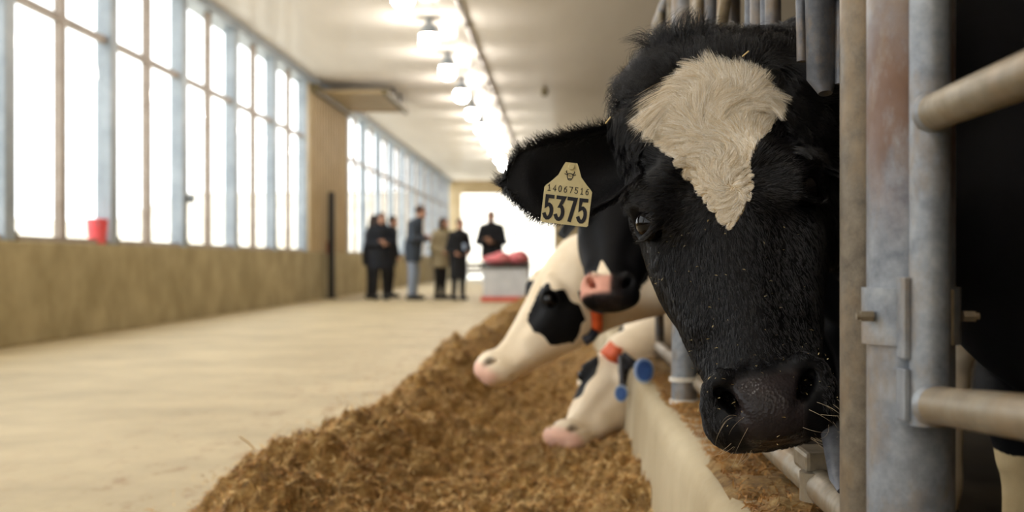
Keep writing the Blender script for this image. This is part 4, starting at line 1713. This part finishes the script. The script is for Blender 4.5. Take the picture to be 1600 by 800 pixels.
def person(loc, h, face, label, coat_c, pants_c, hair_c, coat_len, hair='short', arms='folded', lean=.06, scarf=None, hood=False, item=None, shoe_c='#141210', stout=1.0, head_bow=.05, group='visitors standing in the alley'):
    """facing +x before turning; face = angle"""
    k = h / 1.78
    x0, y0 = loc
    st = stout
    root = empty('person', (x0, y0, 0), label, 'person', group)

    def T(p):
        return rotz((p[0] * k, p[1] * k, p[2] * k), face, (x0, y0, 0))

    hx = lean + head_bow
    sh = {s_: (lean * .8, s_ * .175 * st, 1.43) for s_ in (-1, 1)}
    if arms == 'folded':
        el = {s_: (lean + .02, s_ * .25 * st, 1.14) for s_ in (-1, 1)}
        ha = {s_: (lean + .24, -s_ * .02, 1.17 + .03 * s_) for s_ in (-1, 1)}
    elif arms == 'down':
        el = {s_: (lean * .5, s_ * .25 * st, 1.14) for s_ in (-1, 1)}
        ha = {s_: (lean * .5 + .08, s_ * .27 * st, .88) for s_ in (-1, 1)}
    else:   # pockets / holding in front
        el = {s_: (lean - .04, s_ * .27 * st, 1.13) for s_ in (-1, 1)}
        ha = {s_: (lean + .16, s_ * .14, 1.02) for s_ in (-1, 1)}

    def limbs(S, extra, parts):
        if 'torso' in parts:
            S.chain([T((lean * .9, 0, 1.40)), T((lean * .5, 0, 1.15)), T((0, 0, .95))], [(.135 * st + extra) * k, (.125 * st + extra) * k, (.145 * st + extra) * k], .06)
            for s_ in (-1, 1):
                S.cone(T((lean * .8, s_ * .13 * st, 1.41)), T((0, s_ * .07 * st, .98)), (.09 + extra) * k, (.11 * st + extra) * k, .06)
        if 'arms' in parts:
            for s_ in (-1, 1):
                S.chain([T(sh[s_]), T(el[s_]), T(ha[s_])], [(.060 + extra) * k, (.048 + extra) * k, (.034 + extra * .8) * k], .03)
        if 'legs' in parts:
            for s_ in (-1, 1):
                S.chain([T((0, s_ * .085 * st, .92)), T((.02, s_ * .095, .50)), T((-.01, s_ * .105, .09))], [(.088 * st + extra) * k, (.060 + extra) * k, (.042 + extra) * k], .03)

    ax_ = lambda hh, zlo=-.02, zhi=1.86: [np.arange(x0 - .5 * k, x0 + .5 * k, hh, dtype=np.float32), np.arange(y0 - .5 * k, y0 + .5 * k, hh, dtype=np.float32), np.arange(zlo * k, zhi * k, hh, dtype=np.float32)]
    # body: one continuous figure with a face, hands with fingers
    S = SDF(ax_(.013))
    limbs(S, -.004, ('torso', 'arms', 'legs'))
    hc = np.array([hx, 0, 1.655])
    S.cone(T((lean * .9, 0, 1.44)), T((hx - .01, 0, 1.58)), .058 * k, .052 * k, .03)
    Rz = np.array([[math.cos(face), -math.sin(face), 0], [math.sin(face), math.cos(face), 0], [0, 0, 1]])
    S.ell(T(hc + (0, 0, .02)), np.array((.098, .076, .108)) * k, .03, Rz)
    S.ell(T(hc + (.028, 0, -.055)), np.array((.066, .056, .065)) * k, .03, Rz)
    S.cone(T(hc + (.092, 0, .015)), T(hc + (.112, 0, -.022)), .011 * k, .016 * k, .012)
    S.cone(T(hc + (.088, -.018, -.060)), T(hc + (.088, .018, -.060)), .011 * k, .011 * k, .01)
    for s_ in (-1, 1):
        S.ell(T(hc + (.0, s_ * .078, -.005)), np.array((.024, .012, .034)) * k, .01, Rz)
        S.ell(T(hc + (.092, s_ * .034, .012)), np.array((.016, .020, .013)) * k, .012, Rz, cut=True)
        S.ell(T(np.array(ha[s_]) + (.0, 0, 0)), np.array((.045, .035, .040)) * k, .02, Rz)
        S.chain([T((-.03, s_ * .105, .045)), T((.15, s_ * .115, .035))], [.04 * k, .035 * k], .02)
    V, Q = S.mesh()
    V = relax(V, Q, 2, .4)
    Vs, Fs = [tuple(v) for v in V], [tuple(q) for q in Q]
    fm = MB()
    for s_ in (-1, 1):
        p0 = np.array(ha[s_])
        d = p0 - np.array(el[s_])
        d /= np.linalg.norm(d)
        side_ = np.cross(d, [0, 0, 1.0]) if abs(d[2]) < .8 else np.array([0, 1.0, 0])
        side_ /= np.linalg.norm(side_)
        dn = np.cross(side_, d)
        for q, (off, Lf) in enumerate(((-.027, .062), (-.009, .075), (.009, .080), (.027, .070))):
            a = p0 + d * .025 + side_ * off
            b_ = a + d * Lf * .55 + dn * .006
            c_ = b_ + d * Lf * .35 - dn * .018 * (1 if dn[2] > 0 else -1)
            fm.tube([T(a), T(b_), T(c_)], [.0095 * k, .0085 * k, .0065 * k], 6)
        a = p0 + side_ * .03 * s_
        fm.tube([T(a), T(a + side_ * .03 * s_ + d * .02), T(a + side_ * .036 * s_ + d * .05)], [.011 * k, .010 * k, .007 * k], 6)
    n = len(Vs)
    Vs += fm.V
    Fs += [tuple(i + n for i in f_) for f_ in fm.F]
    raw('body', Vs, Fs, skin, root)
    for s_ in (-1, 1):
        c = T(hc + (.080, s_ * .034, .012))
        MB().lathe((c[0], c[1], c[2]), [(.004 * k, -.012 * k), (.012 * k, -.006 * k), (.012 * k, .006 * k), (.004 * k, .012 * k)], 8).build('eye', M['ink'], root)
    # coat
    S = SDF(ax_(.015))
    limbs(S, .020, ('torso', 'arms'))
    skirt = coat_len
    S.chain([T((lean * .4, 0, 1.1)), T((0, 0, skirt))], [.150 * st * k, .165 * st * k], .05)
    for s_ in (-1, 1):
        S.cone(T((0, s_ * .07, 1.0)), T((0.01, s_ * .09 * st, skirt)), .135 * st * k, .130 * st * k, .05)
    S.cone(T((lean * .9, 0, 1.46)), T((hx * .9, 0, 1.53)), .085 * k, .075 * k, .03)
    zcut = skirt * k
    S.put(lambda X, Y, Z: (Z - zcut) + 0 * X + 0 * Y, (x0 - 1, y0 - 1, -.1), (x0 + 1, y0 + 1, zcut + .2), .01, True)
    for s_ in (-1, 1):
        S.ell(T(np.array(ha[s_]) + np.array(ha[s_]) * 0), np.array((.05, .045, .045)) * k, .01, Rz, cut=True)
    V, Q = S.mesh()
    raw('coat', relax(V, Q, 2, .4), Q, mat('coat_cloth', coat_c, coat_c, 10, .85, bump=.4, bscale=30), root)
    # trousers
    S = SDF(ax_(.014, 0, 1.1))
    limbs(S, .014, ('legs',))
    S.cone(T((0, -.06, .94)), T((0, .06, .94)), .12 * st * k, .12 * st * k, .04)
    S.put(lambda X, Y, Z: (Z - .085 * k) + 0 * X + 0 * Y, (x0 - 1, y0 - 1, -.1), (x0 + 1, y0 + 1, .2), .01, True)
    V, Q = S.mesh()
    raw('trousers', relax(V, Q, 2, .4), Q, mat('trouser_cloth', pants_c, pants_c, 10, .85, bump=.3, bscale=30), root)
    for s_ in (-1, 1):
        S = SDF(ax_(.012, -.01, .2))
        S.chain([T((-.05, s_ * .105, .055)), T((.06, s_ * .11, .055)), T((.17, s_ * .118, .04))], [.053 * k, .053 * k, .042 * k], .02)
        S.put(lambda X, Y, Z: (Z - .004) + 0 * X + 0 * Y, (x0 - 1, y0 - 1, -.1), (x0 + 1, y0 + 1, .2), .005, True)
        V, Q = S.mesh()
        raw('shoe', V, Q, mat('shoe_leather', shoe_c, shoe_c, 10, .6), root)
    # hair
    S = SDF(ax_(.012, 1.1, 1.86))
    S.ell(T(hc + (-.016, 0, .038)), np.array((.104, .086, .104)) * k, .02, Rz)
    if hair == 'long':
        S.chain([T(hc + (-.05, 0, .0)), T(hc + (-.075, 0, -.16)), T((lean * .5 - .10, 0, 1.34))], [.085 * k, .080 * k, .06 * k], .04)
        for s_ in (-1, 1):
            S.chain([T(hc + (.0, s_ * .075, .02)), T(hc + (.0, s_ * .085, -.12)), T((lean * .9 + .03, s_ * .085, 1.36))], [.03 * k, .034 * k, .025 * k], .03)
    S.ell(T(hc + (.098, 0, -.04)), np.array((.085, .072, .095)) * k, .02, Rz, cut=True)
    V, Q = S.mesh()
    raw('hair', V, Q, mat('person_hair', hair_c, hair_c, 30, .6), root)
    if scarf:
        S = SDF(ax_(.014, 1.0, 1.7))
        for a in np.linspace(0, 2 * math.pi, 9)[:-1]:
            b_ = a + math.pi / 4
            S.cone(T((lean + .02 + .085 * math.cos(a), .09 * math.sin(a), 1.50)), T((lean + .02 + .085 * math.cos(b_), .09 * math.sin(b_), 1.50)), .042 * k, .042 * k, .03)
        S.chain([T((lean + .12, .03, 1.47)), T((lean + .17, .05, 1.3)), T((lean + .16, .05, 1.12))], [.045 * k, .045 * k, .04 * k], .03)
        V, Q = S.mesh()
        raw('scarf', V, Q, mat('scarf_cloth', scarf, scarf, 12, .9), root)
    return root, T


def at_px(x, d):
    return ((x - VX) / FPX * d, d)


BLK, BLK2 = '#0e0f14', '#12131a'
person(at_px(578, 25.4), 1.66, math.radians(15), 'person in black with long dark brown hair, leftmost of the group', BLK, '#0c0c10', '#2b1a14', .72, 'long', 'folded')
person(at_px(594, 24.75), 1.68, math.radians(-70), 'person in a dark navy coat, middle of the three standing close together', '#10141d', '#0b0b0f', '#1a100c', .62, 'long', 'folded', stout=1.08)
person(at_px(607, 26.2), 1.67, math.radians(-20), 'person in black turned aside, right one of the three close together', BLK2, '#0c0c10', '#2a1a14', .70, 'short', 'down')
person(at_px(645, 24.8), 1.82, math.radians(-12), 'tall person in a slate grey coat and pale blue jeans, head bowed', '#3b4450', '#8d9bb0', '#3a2114', .72, 'short', 'folded', head_bow=.10, stout=.95)
person(at_px(688, 25.2), 1.60, math.radians(-35), 'person in a tan winter coat and green scarf with long brown hair', '#a3977a', '#0d0c0e', '#3a2216', .70, 'long', 'front', scarf='#6a6238', stout=1.12)
pD, TD = person(at_px(716, 24.6), 1.56, math.radians(-60), 'person in a knee length black coat beside the tan coat', BLK, '#0c0c10', '#4a2d20', .45, 'short', 'front', stout=.95)
person(at_px(769, 26.6), 1.79, math.radians(-100), 'person in a black jacket standing behind the cart, arms folded', BLK2, '#a9b4c2', '#2a1712', .78, 'short', 'folded', stout=1.1)

# blue-grey cup in the hand of the person in the long black coat
cp = P(726, 385, 24.4)
cpo = MB().lathe((cp.x, cp.y, cp.z - .07), [(.03, 0), (.04, .11), (.042, .12), (.03, .125)], 14).build('drink_cup', mat('blue_grey_cup', '#8fa1ba', '#a6b5c9', 10, .4), smooth=True)
tag(cpo, 'small blue grey cup held by the person in long black coat', 'cup')

# ================================================================== CART
cb = P(790, 470, 24.2)
ct = empty('feed_cart', (cb.x, cb.y, 0), 'white tapered cart with red base and black rim', 'cart')
white = mat('white_enamel', '#c9cdd2', '#d8dbdf', 5, .4)
redp = mat('red_enamel', '#c8472f', '#d65a40', 5, .45)
Wb, Wt, Db = .40, .46, .36


def frustum(z0, z1, w0, w1, d0, d1):
    V = [(cb.x + sx * w, cb.y + sy * d, z) for z, w, d in ((z0, w0, d0), (z1, w1, d1)) for sx, sy in ((-1, -1), (1, -1), (1, 1), (-1, 1))]
    return MB().add(V, [(3, 2, 1, 0), (4, 5, 6, 7)] + [(i, (i + 1) % 4, 4 + (i + 1) % 4, 4 + i) for i in range(4)])


frustum(.0, .09, Wb + .05, Wb + .04, Db + .05, Db + .04).build('base', redp, ct)
frustum(.09, .62, Wb, Wt - .04, Db, Db + .02).build('tub', white, ct)
MB().box(cb.x - Wt, cb.x + Wt, cb.y - Db - .06, cb.y + Db + .06, .62, .68, .015).build('rim', M['darkmetal'], ct)
MB().tube([(cb.x + .12, cb.y, .68), (cb.x + .12, cb.y, 1.2), (cb.x + .17, cb.y - .02, 1.27)], .012, 8).build('stem', M['conduit'], ct, smooth=True)
MB().lathe((cb.x + .19, cb.y - .03, 1.24), [(.01, -.03), (.05, -.01), (.05, .04), (.01, .06)], 12).build('knob', M['darkmetal'], ct, smooth=True)
pinkm = mat('pink_red_sacking', '#d4606a', '#e48a8a', 6, .55, bump=.5, bscale=14)
for (dx, dy, z, r, lab) in ((-.13, -.02, .78, (.27, .24, .11), 'plump pink sack lying at the left on the white cart'), (.22, .04, .80, (.24, .24, .13), 'pink sack at the right on the white cart')):
    S = SDF([np.arange(cb.x + dx - .36, cb.x + dx + .36, .02, dtype=np.float32), np.arange(cb.y + dy - .36, cb.y + dy + .36, .02, dtype=np.float32), np.arange(.6, 1.1, .02, dtype=np.float32)])
    S.ell((cb.x + dx, cb.y + dy, z), r, .05)
    S.ell((cb.x + dx + .06, cb.y + dy - .05, z + .07), (.12, .14, .09), .06)
    S.cone((cb.x + dx - r[0] * .8, cb.y + dy, z), (cb.x + dx - r[0] * 1.1, cb.y + dy, z + .02), .05, .03, .05)
    S.put(lambda X, Y, Z: (Z - .683) + 0 * X + 0 * Y, (cb.x - 1, cb.y - 1, .5), (cb.x + 1, cb.y + 1, .8), .01, True)
    V, Q = S.mesh()
    tag(raw('sack', V, Q, pinkm, loc=(cb.x + dx, cb.y + dy, .683)), lab, 'sack', 'sacks on the cart')
